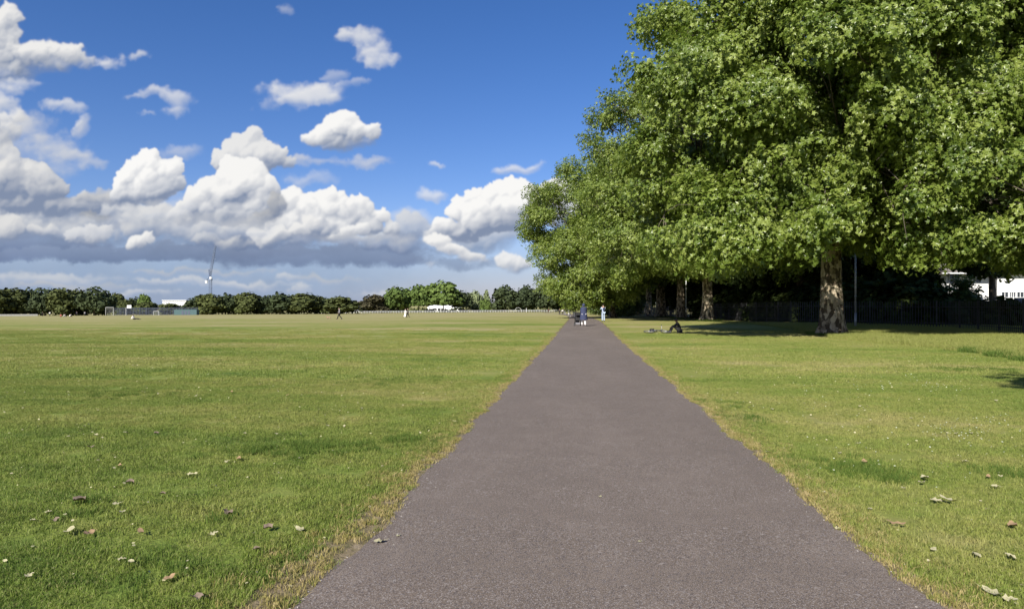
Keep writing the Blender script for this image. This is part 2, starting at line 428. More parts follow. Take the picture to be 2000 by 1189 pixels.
def lawn_colour(t, bright=1.0):
    """worn summer turf: green, yellow-green and straw patches, by place on the ground"""
    g = t.pos()
    big = t.noise(.08, 5, .65, g, (.6, 1.8, 0)); mid = t.noise(.55, 5, .70, g, (1, 1.3, 0)); sm = t.noise(2.6, 4, .7, g, (1, 1, 0))
    sxyz = t.n('ShaderNodeSeparateXYZ'); t.L.new(g, sxyz.inputs[0])
    far = t.n('ShaderNodeMapRange'); t.L.new(sxyz.outputs[1], far.inputs[0])
    far.inputs[1].default_value = 25; far.inputs[2].default_value = 130; far.inputs[3].default_value = 0; far.inputs[4].default_value = .13
    f = t.math('ADD', t.math('ADD', t.math('MULTIPLY', big, .80), t.math('MULTIPLY', mid, .36)), t.math('MULTIPLY', sm, .24))
    nr = t.n('ShaderNodeMapRange'); t.L.new(sxyz.outputs[1], nr.inputs[0])
    nr.inputs[1].default_value = 2; nr.inputs[2].default_value = 18; nr.inputs[3].default_value = .225; nr.inputs[4].default_value = .185
    f = t.math('SUBTRACT', t.math('ADD', f, far.outputs[0]), nr.outputs[0])
    sc = lambda c: tuple(v * bright for v in c)
    return t.ramp(f, [(.36, sc((.082, .135, .020))), (.44, sc((.155, .205, .036))), (.52, sc((.218, .238, .058))), (.61, sc((.290, .268, .098))), (.70, sc((.350, .300, .150)))]), g
t = NT('lawn_ground'); c, g = lawn_colour(t, 1.06)
fine = t.noise(34, 4, .7, g); vf = t.noise(5, 4, .7, g)
c = t.mix(t.math('MULTIPLY', fine, .30), c, (.070, .080, .025)); 
t.pbr(c, .9, 0, t.bump(t.math('ADD', fine, vf), .6, .03), .15); M_LAWN = t.m
t = NT('grass_blade'); c, g = lawn_colour(t, 1.34)
oi = t.n('ShaderNodeObjectInfo'); sp = t.noise(60, 1, .5, g)
c = t.mix(t.ramp(sp, [(.50, 0.0), (.68, .8)]), c, (.34, .31, .13))
c = t.mix(t.ramp(t.noise(16, 3, .7, g), [(.34, .75), (.50, 0.0)]), c, (.045, .075, .014))  # shaded gaps between clumps, put into the blade colour as dark noise
c = t.mix(t.ramp(oi.outputs['Random'], [(0, 0.0), (1, .18)]), c, (.085, .16, .022))
a = t.pbr(c, .55, 0, None, .25, link=False)
tl = t.n('ShaderNodeBsdfTranslucent'); t.L.new(c, tl.inputs[0])
ms = t.n('ShaderNodeMixShader'); ms.inputs[0].default_value = .32; t.L.new(a, ms.inputs[1]); t.L.new(tl.outputs[0], ms.inputs[2]); t.L.new(ms.outputs[0], t.out.inputs[0])
M_BLADE = t.m
def blade_mat(name, stops, tr=.25):
    t = NT(name); f = t.noise(14, 3, .7)
    c = t.ramp(f, stops); a = t.pbr(c, .65, 0, None, .2, link=False)
    tl = t.n('ShaderNodeBsdfTranslucent'); t.L.new(c, tl.inputs[0])
    ms = t.n('ShaderNodeMixShader'); ms.inputs[0].default_value = tr
    t.L.new(a, ms.inputs[1]); t.L.new(tl.outputs[0], ms.inputs[2]); t.L.new(ms.outputs[0], t.out.inputs[0]); return t.m
M_DRYBLADE = blade_mat('dry_blade', [(.30, (.16, .18, .040)), (.46, (.30, .26, .085)), (.60, (.42, .34, .16)), (.75, (.50, .41, .24))])
M_LONGBLADE = blade_mat('long_blade', [(.28, (.15, .21, .035)), (.48, (.26, .29, .07)), (.68, (.42, .38, .16))], .35)

t = NT('verge_soil')
f = t.noise(9, 5, .7); f2 = t.noise(60, 3, .6)
c = t.ramp(f, [(.32, (.10, .115, .035)), (.48, (.19, .155, .085)), (.60, (.29, .23, .15)), (.74, (.36, .30, .22))])
c = t.mix(t.math('MULTIPLY', f2, .5), c, (.09, .075, .05)); t.pbr(c, .95, 0, t.bump(f2, .7, .02), .1); M_SOIL = t.m

t = NT('asphalt')
g = t.pos()
big = t.noise(.35, 4, .6, g, (1.6, .5, 1)); mid = t.noise(3.2, 5, .65, g); sm = t.noise(62, 3, .7, g); sm2 = t.noise(150, 2, .6, g)
c = t.ramp(t.math('ADD', t.math('MULTIPLY', big, .6), t.math('MULTIPLY', mid, .4)), [(.34, (.115, .089, .068)), (.50, (.140, .109, .085)), (.64, (.174, .138, .110))])
c = t.mix(t.ramp(sm, [(.36, .85), (.52, 0.0)]), c, (.060, .050, .050))
c = t.mix(t.ramp(sm2, [(.52, 0.0), (.70, .85)]), c, (.40, .365, .345))
c = t.mix(t.ramp(t.noise(26, 2, .5, g), [(.66, 0.0), (.72, .6)]), c, (.30, .27, .25))
t.pbr(c, .88, 0, t.bump(t.math('ADD', sm, t.math('MULTIPLY', sm2, .6)), .55, .006), .25); M_ASPH = t.m

def leaf_mat(name, dark, mid, light, tr=.35, rough=.38, spec=.55):
    t = NT(name); oi = t.n('ShaderNodeObjectInfo'); g = t.pos()
    f = t.math('ADD', t.math('MULTIPLY', oi.outputs['Random'], .45), t.math('MULTIPLY', t.noise(.5, 3, .6, g), .75))
    f = t.math('ADD', f, t.math('MULTIPLY', t.math('SUBTRACT', t.noise(9, 1, .5, g), .2), .50))  # fine leaf tone, spread widened to put bright highlights into the colour
    c = t.ramp(f, [(.42, dark), (.74, mid), (1.0, light)])
    a = t.pbr(c, rough, 0, None, spec, link=False)
    tl = t.n('ShaderNodeBsdfTranslucent'); t.L.new(t.mix(.35, c, (.22, .32, .03)), tl.inputs[0])
    ms = t.n('ShaderNodeMixShader'); ms.inputs[0].default_value = tr
    t.L.new(a, ms.inputs[1]); t.L.new(tl.outputs[0], ms.inputs[2]); t.L.new(ms.outputs[0], t.out.inputs[0]); return t.m
M_LEAF = leaf_mat('plane_leaf', (.080, .130, .020), (.172, .235, .036), (.285, .345, .080), .40)
M_DARKLEAF = leaf_mat('dark_leaf', (.016, .026, .009), (.026, .040, .012), (.06, .08, .022), .12, .85, .05)  # dark foliage, darkened further: the deep shade is put into its colour
M_BUSH = leaf_mat('bush_leaf', (.05, .085, .018), (.09, .14, .028), (.16, .21, .045), .3)
def far_leaf(name, dark, light):
    t = NT(name); oi = t.n('ShaderNodeObjectInfo'); g = t.pos()
    f = t.math('ADD', t.math('MULTIPLY', t.noise(.35, 3, .6, g), .8), t.math('MULTIPLY', t.noise(1.6, 2, .6, g), .35))
    f = t.math('ADD', f, t.math('MULTIPLY', oi.outputs['Random'], .12))
    c = t.ramp(f, [(.38, dark), (.80, light)]); t.pbr(c, .75, 0, None, .15); return t.m
M_FAR_OLIVE = far_leaf('far_olive_leaf', (.026, .035, .012), (.088, .104, .032))
M_FAR_DARK = far_leaf('far_dark_leaf', (.018, .028, .014), (.056, .074, .030))
M_FAR_GREEN = far_leaf('far_green_leaf', (.040, .068, .018), (.115, .165, .040))
M_FAR_PALE = far_leaf('far_pale_leaf', (.12, .15, .07), (.24, .28, .14))
M_FAR_COPPER = far_leaf('far_copper_leaf', (.030, .030, .016), (.085, .075, .040))

t = NT('plane_bark')
tc = t.n('ShaderNodeTexCoord').outputs['Object']
vo = t.n('ShaderNodeTexVoronoi'); vo.inputs['Scale'].default_value = 5.5; vo.feature = 'F1'
wv = t.n('ShaderNodeMix', data_type='VECTOR'); wv.inputs[0].default_value = .25
nz = t.n('ShaderNodeTexNoise'); nz.inputs['Scale'].default_value = 5; nz.inputs['Detail'].default_value = 4; t.L.new(tc, nz.inputs['Vector'])
mp = t.n('ShaderNodeMapping'); mp.inputs['Scale'].default_value = (1.4, 1.4, .7); t.L.new(tc, mp.inputs[0])
t.L.new(mp.outputs[0], wv.inputs[4]); t.L.new(nz.outputs['Color'], wv.inputs[5]); t.L.new(wv.outputs[1], vo.inputs['Vector'])
cc = t.n('ShaderNodeSeparateColor'); t.L.new(vo.outputs['Color'], cc.inputs[0])
n1 = t.noise(4.5, 5, .7, tc)
c = t.ramp(t.math('ADD', t.math('MULTIPLY', cc.outputs[0], .45), t.math('MULTIPLY', n1, .6)), [(.34, (.060, .045, .030)), (.47, (.115, .092, .060)), (.56, (.25, .205, .14)), (.71, (.42, .355, .26))])
t.pbr(c, .85, 0, t.bump(t.math('ADD', n1, t.math('MULTIPLY', cc.outputs[0], .5)), .8, .05), .2); M_BARK = t.m
M_DARKBARK = plain('dark_bark', (.10, .082, .062), .9, 0, .4, 3)
M_METAL = plain('galvanised_steel', (.42, .43, .44), .5, .5, .12, 20)
M_FENCE = plain('black_painted_steel', (.042, .042, .045), .6, 0, .2, 30, .25)
M_WHITE = plain('white_render', (.80, .80, .80), .8, 0, .04, 3)
M_WHITEMETAL = plain('white_cladding', (.78, .79, .80), .6, 0, .04, 3)
M_GLASS = plain('window_glass', (.035, .04, .05), .12, 0, .2, 2, .7)
M_ROOF = plain('slate_roof', (.165, .150, .140), .8, 0, .25, 8)
M_BRICK = plain('brick', (.30, .185, .13), .9, 0, .2, 14)
M_NAVY = plain('navy_cloth', (.030, .038, .085), .85, 0, .2, 14)
M_BLACK = plain('black_cloth', (.018, .018, .020), .85, 0, .2, 14)
M_WCLOTH = plain('white_cloth', (.78, .76, .75), .85, 0, .05, 14)
M_LBLUE = plain('pale_blue_denim', (.36, .44, .56), .9, 0, .12, 20)
M_GREYC = plain('grey_cloth', (.20, .20, .22), .9, 0, .15, 14)
M_REDC = plain('red_cloth', (.45, .07, .06), .9, 0, .15, 14)
M_SKIN = plain('skin', (.42, .27, .19), .55, 0, .08, 8)
M_SKIN2 = plain('brown_skin', (.20, .115, .07), .55, 0, .08, 8)
M_HAIR = plain('dark_hair', (.020, .015, .012), .5, 0, .2, 30)
M_RUBBER = plain('rubber', (.020, .020, .021), .8, 0, .2, 30)
M_MESHF = plain('blue_grey_mesh', (.075, .090, .13), .7, .1, .15, 5)
M_TURQ = plain('turquoise_paint', (.060, .115, .125), .6, 0, .15, 4)
M_RAIL = plain('pale_grey_paint', (.52, .53, .52), .6, 0, .1, 4)
M_CRANE = plain('crane_blue_grey', (.15, .19, .28), .6, .1, .1, 3)  # bluish tint puts the distance haze into the crane's colour
M_DRYLEAF = plain('dry_leaf', (.33, .22, .12), .8, 0, .25, 30)
M_DRYLEAF2 = plain('pale_dry_leaf', (.40, .37, .22), .8, 0, .2, 30)
M_OLDLEAF = plain('grey_brown_leaf', (.20, .15, .11), .8, 0, .3, 30)
M_PETAL = plain('white_petal', (.46, .49, .36), .8, 0, .05, 30)
M_STONE = plain('pale_chip', (.34, .31, .28), .8, 0, .15, 30)
M_CAR = plain('dark_grey_car_paint', (.040, .042, .050), .25, .4, .05, 3, .6)
M_STONEW = plain('grey_stone', (.27, .27, .25), .9, 0, .15, 3)
M_TUFT = blade_mat('tuft_blade', [(.30, (.065, .120, .020)), (.5, (.095, .155, .026)), (.7, (.16, .20, .045))], .3)
M_LAMP = plain('lens', (.7, .7, .7), .2, 0, .05, 3)
M_ROAD = plain('far_road', (.30, .29, .29), .9, 0, .1, 2)

# ------------------------------------------------------------------ ground
def axis(lo, hi, dlo, dhi, step, grow=1.28):
    a = list(np.arange(dlo, dhi + 1e-6, step)); s = step
    while a[-1] < hi: s *= grow; a.append(min(a[-1] + s, hi))
    s = step
    while a[0] > lo: s *= grow; a.insert(0, max(a[0] - s, lo))
    return a
xs = axis(-1500, 1500, -30, 34, 1.0); ys = axis(-120, 2600, -6, 130, 1.0)
V = [(x, y, gz(x, y)) for y in ys for x in xs]; nx = len(xs)
F = [(j * nx + i, j * nx + i + 1, (j + 1) * nx + i + 1, (j + 1) * nx + i) for j in range(len(ys) - 1) for i in range(nx - 1)]
mesh_obj('ground', V, F, M_LAWN, smooth=True, kind='structure')

def ribbon(name, fa, fb, y0, y1, lift, mat, step=.12, nc=6, **k):
    yy = []; y = y0
    while y < y1: yy.append(y); y += step * max(1, abs(y) / 9)
    V = []; F = []
    for y in yy:
        a, b = fa(y), fb(y)
        for i in range(nc):
            x = a + (b - a) * i / (nc - 1); V.append((x, y, gz(x, y) + lift))
    for j in range(len(yy) - 1):
        for i in range(nc - 1):
            q = j * nc + i; F.append((q, q + 1, q + nc + 1, q + nc))
    return mesh_obj(name, V, F, mat, kind='structure', smooth=True, **k)
def vw(y, s):
    w = .13 + .06 * math.sin(y * .9 + s * 2) + .05 * math.sin(y * 2.9 + s)
    if s < 2 and y < 7: w += .30 * math.exp(-((y - 3.3) / 1.2) ** 2) + .10 * math.exp(-((y - 5.0) / .5) ** 2)
    return max(w, .05)
ribbon('worn_verge', lambda y: edge_l(y) - vw(y, 1), lambda y: edge_l(y) + .05, -6, 120, .012, M_SOIL, nc=4)
ribbon('worn_verge', lambda y: edge_r(y) - .05, lambda y: edge_r(y) + vw(y, 3), -6, 120, .012, M_SOIL, nc=4)
ribbon('path', edge_l, edge_r, -8, 330, .017, M_ASPH, nc=9)

# ------------------------------------------------------------------ scattering many small pieces as one object
def scatter(name, P, rot, scl, vid, sources, parent=None, **k):
    """one object whose geometry nodes place the source meshes on its points"""
    n = len(P)
    me = bpy.data.meshes.new(name); me.vertices.add(n); me.vertices.foreach_set('co', np.asarray(P, np.float32).ravel())
    for an, ty, key, arr in (('rot', 'FLOAT_VECTOR', 'vector', np.asarray(rot, np.float32).ravel()), ('scl', 'FLOAT', 'value', np.asarray(scl, np.float32)), ('vid', 'INT', 'value', np.asarray(vid, np.int32))):
        me.attributes.new(an, ty, 'POINT').data.foreach_set(key, arr)
    me.update()
    o = bpy.data.objects.new(name, me); link(o, parent)
    g = bpy.data.node_groups.new(name + '_scatter', 'GeometryNodeTree')
    g.interface.new_socket('Geometry', in_out='INPUT', socket_type='NodeSocketGeometry')
    g.interface.new_socket('Geometry', in_out='OUTPUT', socket_type='NodeSocketGeometry')
    gi = g.nodes.new('NodeGroupInput'); go = g.nodes.new('NodeGroupOutput')
    ip = g.nodes.new('GeometryNodeInstanceOnPoints'); jn = g.nodes.new('GeometryNodeJoinGeometry')
    for s in reversed(sources):
        oi = g.nodes.new('GeometryNodeObjectInfo'); oi.inputs['Object'].default_value = s
        gt = g.nodes.new('GeometryNodeGeometryToInstance'); g.links.new(oi.outputs['Geometry'], gt.inputs[0]); g.links.new(gt.outputs[0], jn.inputs[0])
    def attr(nm, ty):
        a = g.nodes.new('GeometryNodeInputNamedAttribute'); a.data_type = ty; a.inputs['Name'].default_value = nm; return a.outputs['Attribute']
    g.links.new(gi.outputs[0], ip.inputs['Points']); g.links.new(jn.outputs[0], ip.inputs['Instance'])
    ip.inputs['Pick Instance'].default_value = True
    g.links.new(attr('vid', 'INT'), ip.inputs['Instance Index'])
    g.links.new(attr('rot', 'FLOAT_VECTOR'), ip.inputs['Rotation']); g.links.new(attr('scl', 'FLOAT'), ip.inputs['Scale'])
    g.links.new(ip.outputs[0], go.inputs[0])
    md = o.modifiers.new('scatter', 'NODES'); md.node_group = g
    return tag(o, **k)
def source(name, V, F, mat):
    me = bpy.data.meshes.new(name); me.from_pydata([tuple(v) for v in V], [], F); me.materials.append(mat); me.update()
    return bpy.data.objects.new(name, me)      # never linked: it only lends its mesh

def blade_patch(n, rad, h0, h1, w, lean, mat, seed):
    r = np.random.RandomState(seed); V = []; F = []
    for i in range(n):
        q = rad * math.sqrt(r.rand()); a = r.rand() * 6.283; x, y = q * math.cos(a), q * math.sin(a)
        h = r.uniform(h0, h1); ww = w * r.uniform(.6, 1.2); b = r.rand() * 6.283; l = h * abs(r.normal(0, lean)) ; c = r.rand() * 6.283
        dx, dy = math.cos(b) * ww / 2, math.sin(b) * ww / 2; lx, ly = math.cos(c) * l, math.sin(c) * l
        k = len(V)
        V += [(x - dx, y - dy, -.004), (x + dx, y + dy, -.004), (x + lx * .35 + dx * .8, y + ly * .35 + dy * .8, h * .6), (x + lx * .35 - dx * .8, y + ly * .35 - dy * .8, h * .6), (x + lx, y + ly, h)]
        F += [(k, k + 1, k + 2, k + 3), (k + 3, k + 2, k + 4)]
    return source('blades', V, F, mat)
near = [blade_patch(1100, .34, .014, .036, .0050, .9, M_BLADE, s) for s in range(4)]
mid = [blade_patch(900, .75, .018, .042, .011, .9, M_BLADE, 10 + s) for s in range(3)]
rs = np.random.RandomState(3)
def scat_field(d0, d1, step, keep):
    P = []; y = max(d0 * .9, 0)
    for y in np.arange(-1, d1 + 2, step):
        for x in np.arange(-d1, d1, step):
            X = x + rs.uniform(-.5, .5) * step; Y = y + rs.uniform(-.5, .5) * step
            d = -X * math.sin(YAW) * -1 * 0 + (Y * math.cos(YAW) - X * math.sin(YAW)); xc = X * math.cos(YAW) + Y * math.sin(YAW)
            if d0 <= d < d1 and abs(xc) < .83 * d + 1.0 and keep(X, Y): P.append((X, Y, gz(X, Y)))
    return P
def off_path(m): return lambda x, y: x < edge_l(y) - m or x > edge_r(y) + m
P = scat_field(2.2, 15, .42, off_path(.42)); n = len(P)
scatter('grass', P, np.c_[np.zeros(n), np.zeros(n), rs.rand(n) * 6.28], rs.uniform(.85, 1.15, n), rs.randint(0, 4, n), near, kind='stuff', label='short mown grass blades of the park lawn beside the path', category='grass')
P = [p for p in scat_field(14, 50, .95, off_path(.85)) if rs.rand() > (p[1] - 26) / 26]; n = len(P)
scatter('grass', P, np.c_[np.zeros(n), np.zeros(n), rs.rand(n) * 6.28], rs.uniform(.85, 1.15, n), rs.randint(0, 3, n), mid, kind='stuff', label='mown lawn further off, merging into the open field', category='grass')
# dry fringe along both edges of the path
fr = [blade_patch(34, .055, .012, .040, .0045, 1.0, M_DRYBLADE, 20 + s) for s in range(3)] + [blade_patch(30, .05, .015, .040, .0045, .9, M_BLADE, 30 + s) for s in range(3)]
P = []; vid = []
y = 2.2
while y < 40:
    for s in (1, 3):
        e = edge_l(y) if s == 1 else edge_r(y); w = vw(y, s) + .34; dens = 11 if y < 10 else 7
        for k in range(dens):
            u = rs.rand() ** (1.0 if s == 3 else .9); off = .005 + u * w
            x = e - off if s == 1 else e + off; yy = y + rs.uniform(-.06, .06)
            bare = off < vw(y, s) * .85
            if bare and rs.rand() < .35: continue
            P.append((x, yy, gz(x, yy) + .010)); vid.append(rs.randint(0, 3) if rs.rand() < (.85 if bare else .42 * (1 - u)) else rs.randint(3, 6))
    y += .045 * max(1, y / 9)
n = len(P)
scatter('verge_grass', P, np.c_[np.zeros(n), np.zeros(n), rs.rand(n) * 6.28], rs.uniform(.8, 1.25, n), vid, fr, kind='stuff', label='dry straw-coloured grass fringing both edges of the asphalt path', category='grass')
# unmown strip in front of the fence
lg = [blade_patch(420, .42, .07, .24, .012, .55, M_LONGBLADE, 40 + s) for s in range(3)]
def long_edge(y):                                   # the mown edge, seen from (1690,690) to (1940,730) in the photo
    return 13.2 + .25 * math.sin(y * .8) + .15 * math.sin(y * 2.1) - (y - 17) * -.10 if y < 26 else 14.1 + (y - 26) * -.04 + .4 * math.sin(y * .5)
P = []
for y in np.arange(15.5, 62, .42):
    for x in np.arange(8, 32, .42):
        X = x + rs.uniform(-.2, .2); Y = y + rs.uniform(-.2, .2)
        e = long_edge(Y)
        if Y > 44: e = 15.5 + (Y - 44) * -.02
        if X > e and (X - 14.4) ** 2 + (Y - 40.4) ** 2 > 1.2: P.append((X, Y, gz(X, Y)))
n = len(P)
scatter('long_grass', P, np.c_[np.zeros(n), np.zeros(n), rs.rand(n) * 6.28], rs.uniform(.6, 1.15, n), rs.randint(0, 3, n), lg, kind='stuff', label='strip of longer unmown grass in front of the black railings', category='grass')

# darker lush tufts in the lawn, shade-dark edge tufts, the uncut collar round trunks
tf = [blade_patch(60, .10, .030, .075, .006, .7, M_TUFT, 90 + s) for s in range(3)]
def seen(px, py):
    d = 10.0
    for _ in range(30):
        q = at(px, d); d = d * .5 + .5 * (EYE - q.z) * 1300 / (py - 594.5)
    return at(px, d)
P = []
for px, py, n, w, l in ((560, 880, 90, .75, .22), (640, 872, 50, .5, .2), (800, 862, 80, .45, .28), (1650, 912, 90, .42, .20), (1745, 938, 30, .16, .10), (1440, 822, 60, .4, .3), (1400, 790, 40, .4, .3), (780, 745, 60, .9, .5), (1890, 722, 120, 1.5, .35), (1960, 925, 30, .3, .15), (300, 1105, 14, .5, .14), (440, 1010, 6, .1, .06), (170, 985, 6, .14, .06), (250, 770, 60, 1.0, .35), (100, 1010, 8, .4, .12)):
    c = seen(px, py)
    for i in range(int(n * .55)):
        x, y = c.x + rs.normal(0, w * .6), c.y + rs.normal(0, l)
        if off_path(.15)(x, y): P.append((x, y, gz(x, y)))
for i in range(230):  # dark tufts added to imitate the shading along the long grass step
    y = 16.5 + 11 * rs.rand() ** 1.2; x = long_edge(y) + abs(rs.normal(.0, .30)) - .1 + .25 * math.sin(y * 3.1); P.append((x, y, gz(x, y)))
for (tx, ty, tr_) in ((14.4, 40.4, .95), (13.8, 75.6, 1.0), (13.9, 96.5, .9), (13.6, 118, 1.5)):
    for i in range(170):
        a = rs.rand() * 6.283; q = tr_ * rs.uniform(.72, 1.35); x, y = tx + q * math.cos(a), ty + q * math.sin(a); P.append((x, y, gz(x, y)))
n = len(P)
scatter('grass_tufts', P, np.c_[np.zeros(n), np.zeros(n), rs.rand(n) * 6.28], np.where(np.array(P)[:, 0] > 12.8, rs.uniform(1.8, 3.4, n), rs.uniform(.6, 1.05, n)), rs.randint(0, 3, n), tf, kind='stuff', label='dark lush tufts in the lawn, uncut grass round the trunks and dark edge blades in place of shade', category='grass')

# ------------------------------------------------------------------ big plane trees
def leaf_shape(r, rr):
    pts = []
    for k in range(5):
        a = math.pi / 2 + (k - 2) * .95; L = r * (1.0 if k == 2 else .88 if k in (1, 3) else .62)
        pts.append((L * math.cos(a), L * math.sin(a)))
        if k < 4:
            b = a + .475; pts.append((r * .46 * math.cos(b), r * .46 * math.sin(b)))
    pts.append((0, -.15 * r))
    return pts
def twig(n, length, r, seed, mat, spread=.30, simple=False):
    rr = np.random.RandomState(seed); V = []; F = []
    for i in range(n):
        s = (i + rr.rand()) / n
        c = Vector((length * (s - .35), rr.normal(0, spread * .5), -.18 * length * s * s + rr.normal(0, spread * .32)))
        size = r * rr.uniform(.7, 1.25)
        nrm = Vector((rr.normal(.85, .45), rr.normal(0, .50), rr.normal(.62, .42))).normalized()
        q = nrm.to_track_quat('Z', 'Y'); q = q @ Matrix.Rotation(rr.rand() * 6.283, 3, 'Z').to_quaternion()
        k = len(V)
        if simple:
            for (x, y) in ((-.5, -.6), (.55, -.45), (.4, .7), (-.6, .5)):
                V.append(c + q @ Vector((x * size * 1.5, y * size * 1.5, rr.normal(0, .1) * size)))
            F.append((k, k + 1, k + 2, k + 3))
        else:
            V.append(c)
            L = leaf_shape(size, rr)
            for j, (x, y) in enumerate(L): V.append(c + q @ Vector((x, y, -.22 * abs(x) + (.06 * size if j % 2 else 0) - .12 * abs(y))))
            m = len(L)
            F += [(k, k + 1 + j, k + 1 + (j + 1) % m) for j in range(m)]
    return source('twig', V, F, mat)
TW = [twig(12, .85, .172, 50 + s, M_LEAF, .46) for s in range(4)]
TWF = [twig(15, 1.25, .16, 60 + s, M_LEAF, .42, True) for s in range(3)]
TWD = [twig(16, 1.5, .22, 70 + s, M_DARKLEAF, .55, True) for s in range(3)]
TWB = [twig(16, .6, .07, 80 + s, M_BUSH, .22, True) for s in range(3)]

def euler_from_axes(X, Z):
    X = X / np.linalg.norm(X, axis=1, keepdims=True)
    Y = np.cross(Z, X); Y /= np.maximum(np.linalg.norm(Y, axis=1, keepdims=True), 1e-6)
    Z = np.cross(X, Y)
    # matrix columns X,Y,Z -> XYZ euler
    ry = -np.arcsin(np.clip(X[:, 2], -1, 1)); rx = np.arctan2(Y[:, 2], Z[:, 2]); rz = np.arctan2(X[:, 1], X[:, 0])
    return np.c_[rx, ry, rz]
def limb_tube(mb, a, b, r0, r1, rr, sag=0.0, n=7, seg=7):
    a = Vector(a); b = Vector(b); L = (b - a).length; pts = []; rad = []
    w1 = Vector((rr.normal(), rr.normal(), rr.normal())) * L * .05; w2 = Vector((rr.normal(), rr.normal(), rr.normal())) * L * .035
    for i in range(seg + 1):
        t = i / seg
        p = a.lerp(b, t) + Vector((0, 0, 1)) * (math.sin(t * math.pi) * L * .10 - sag * t * t) + w1 * math.sin(t * math.pi) + w2 * math.sin(t * 2 * math.pi)
        pts.append(p); rad.append(r0 + (r1 - r0) * t ** .8)
    mb.tube(pts, rad, n); return pts
def crown_points(blobs, nclump, per, crad, rr, hollow=.62, ground=1.2):
    """clumps of twigs filling the outer shell of a union of ellipsoids"""
    vol = np.array([b[3] * b[4] * b[5] for b in blobs]) ** (2 / 3); vol /= vol.sum()
    C = []; tries = 0
    while len(C) < nclump and tries < nclump * 140:
        tries += 1
        b = blobs[rr.choice(len(blobs), p=vol)]
        d = rr.normal(size=3); d /= np.linalg.norm(d); q = rr.uniform(hollow, 1.0) ** .8
        p = np.array(b[:3]) + d * q * np.array(b[3:6])
        if p[2] < ground: continue
        deep = False
        for o in blobs:
            if o is b: continue
            if np.sum(((p - np.array(o[:3])) / np.array(o[3:6])) ** 2) < hollow ** 2 * .8: deep = True
        if deep: continue
        if C:
            dd = min(np.sum((p - c[0]) ** 2) for c in C)
            if dd < (crad * .50) ** 2: continue
        C.append((p, d))
    P = []; N = []
    for c, d in C:
        r = crad * rr.uniform(.65, 1.25); n = int(per * (r / crad) ** 2)
        v = rr.normal(size=(n, 3)); v /= np.linalg.norm(v, axis=1, keepdims=True)
        q = rr.rand(n, 1) ** .45
        out = v * .75 + d * .55 + rr.normal(size=(n, 3)) * .28
        P.append(c + v * q * r * np.array([1.15, 1.15, .72])); N.append(out)
    return C, np.vstack(P), np.vstack(N)
def big_tree(name, x, y, r, fork, blobs, nclump, per, crad, tw, seed, bark=M_BARK, flare=1.0, lean=(0, 0), lod=1, ground=1.2, hollow=.62, bare=0, **k):
    rr = np.random.RandomState(seed)
    z0 = gz(x, y); root = empty(name, (x, y, z0 - .03), **k)
    # trunk with buttressed foot
    V = []; F = []; nn = 28 if lod == 1 else 16; H = [0, .12, .3, .55, .9, 1.4, 2.0, 2.8, 3.6, fork * .9, fork, fork + 2, fork + 5]
    H = sorted(set(h for h in H if h <= fork + 5)); ph = rr.uniform(0, 6.28, 4)
    for h in H:
        fl = 1 + .42 * flare * math.exp(-h / .42) + .16 * math.exp(-h / 2.0)
        tp = 1 - .24 * min(h / fork, 1) if h <= fork else .76 * (1 - .10 * (h - fork))
        if h > fork * .7: tp += .10 * math.exp(-((h - fork) / 1.0) ** 2)
        for i in range(nn):
            a = 2 * math.pi * i / nn
            but = 1 + .17 * flare * math.exp(-h / .7) * (math.sin(3 * a + ph[0]) + .6 * math.sin(5 * a + ph[1])) + .05 * math.sin(4 * a + ph[2] + h * .9) + .035 * math.sin(7 * a + h * 2.1 + ph[3]) + rr.normal(0, .012)
            q = r * fl * tp * but
            V.append((q * math.cos(a) + lean[0] * h, q * math.sin(a) + lean[1] * h, h))
    for j in range(len(H) - 1):
        for i in range(nn):
            a = j * nn + i; b = j * nn + (i + 1) % nn; F.append((a, b, b + nn, a + nn))
    F.append(tuple(range((len(H) - 1) * nn, len(H) * nn)))
    mesh_obj('trunk', V, F, bark, root, smooth=True)
    C, P, N = crown_points(blobs, nclump, per, crad, rr, hollow, ground)
    # limbs
    mb = MB(); hubs = []
    nl = 9 if lod == 1 else 6
    order = rr.permutation(len(C))[:nl]
    for i in order:
        c = C[i][0] * np.array([.72, .72, .80]) + np.array([lean[0], lean[1], 0]) * 2
        h = fork + rr.uniform(-.3, 3.6); a = (lean[0] * h, lean[1] * h, h)
        c[2] = max(c[2], h + 1.0)
        hubs.append(limb_tube(mb, a, c, r * rr.uniform(.34, .50), r * .12, rr, 0, 8))
    node = [p for hb in hubs for p in hb[2:]]
    for c, d in C:
        cv = Vector(c); best = min(node, key=lambda p: (p - cv).length + (1.5 if p.z > cv.z + 1 else 0))
        pts = limb_tube(mb, best, cv, r * .085, .018, rr, .4, 5, 5)
        if lod == 1:
            for q in range(3):
                e = cv + Vector(rr.normal(size=3)) * crad * .55
                limb_tube(mb, pts[-2], e, .03, .010, rr, .25, 4, 3)
    mb.build('limbs', M_DARKBARK, root, smooth=True)
    Zu = np.tile([0, 0, 1.0], (len(P), 1)) + N * .55 + rr.normal(size=N.shape) * .25
    N[:, 2] -= .25
    keep = P[:, 2] > ground * .8
    P, N, Zu = P[keep], N[keep], Zu[keep]
    n = len(P)
    scatter('foliage', P, euler_from_axes(N, Zu), rr.uniform(.75, 1.25, n), rr.randint(0, len(tw), n), tw, root, kind='stuff')
    return root
ROWG = 'London plane trees in the row beside the path'
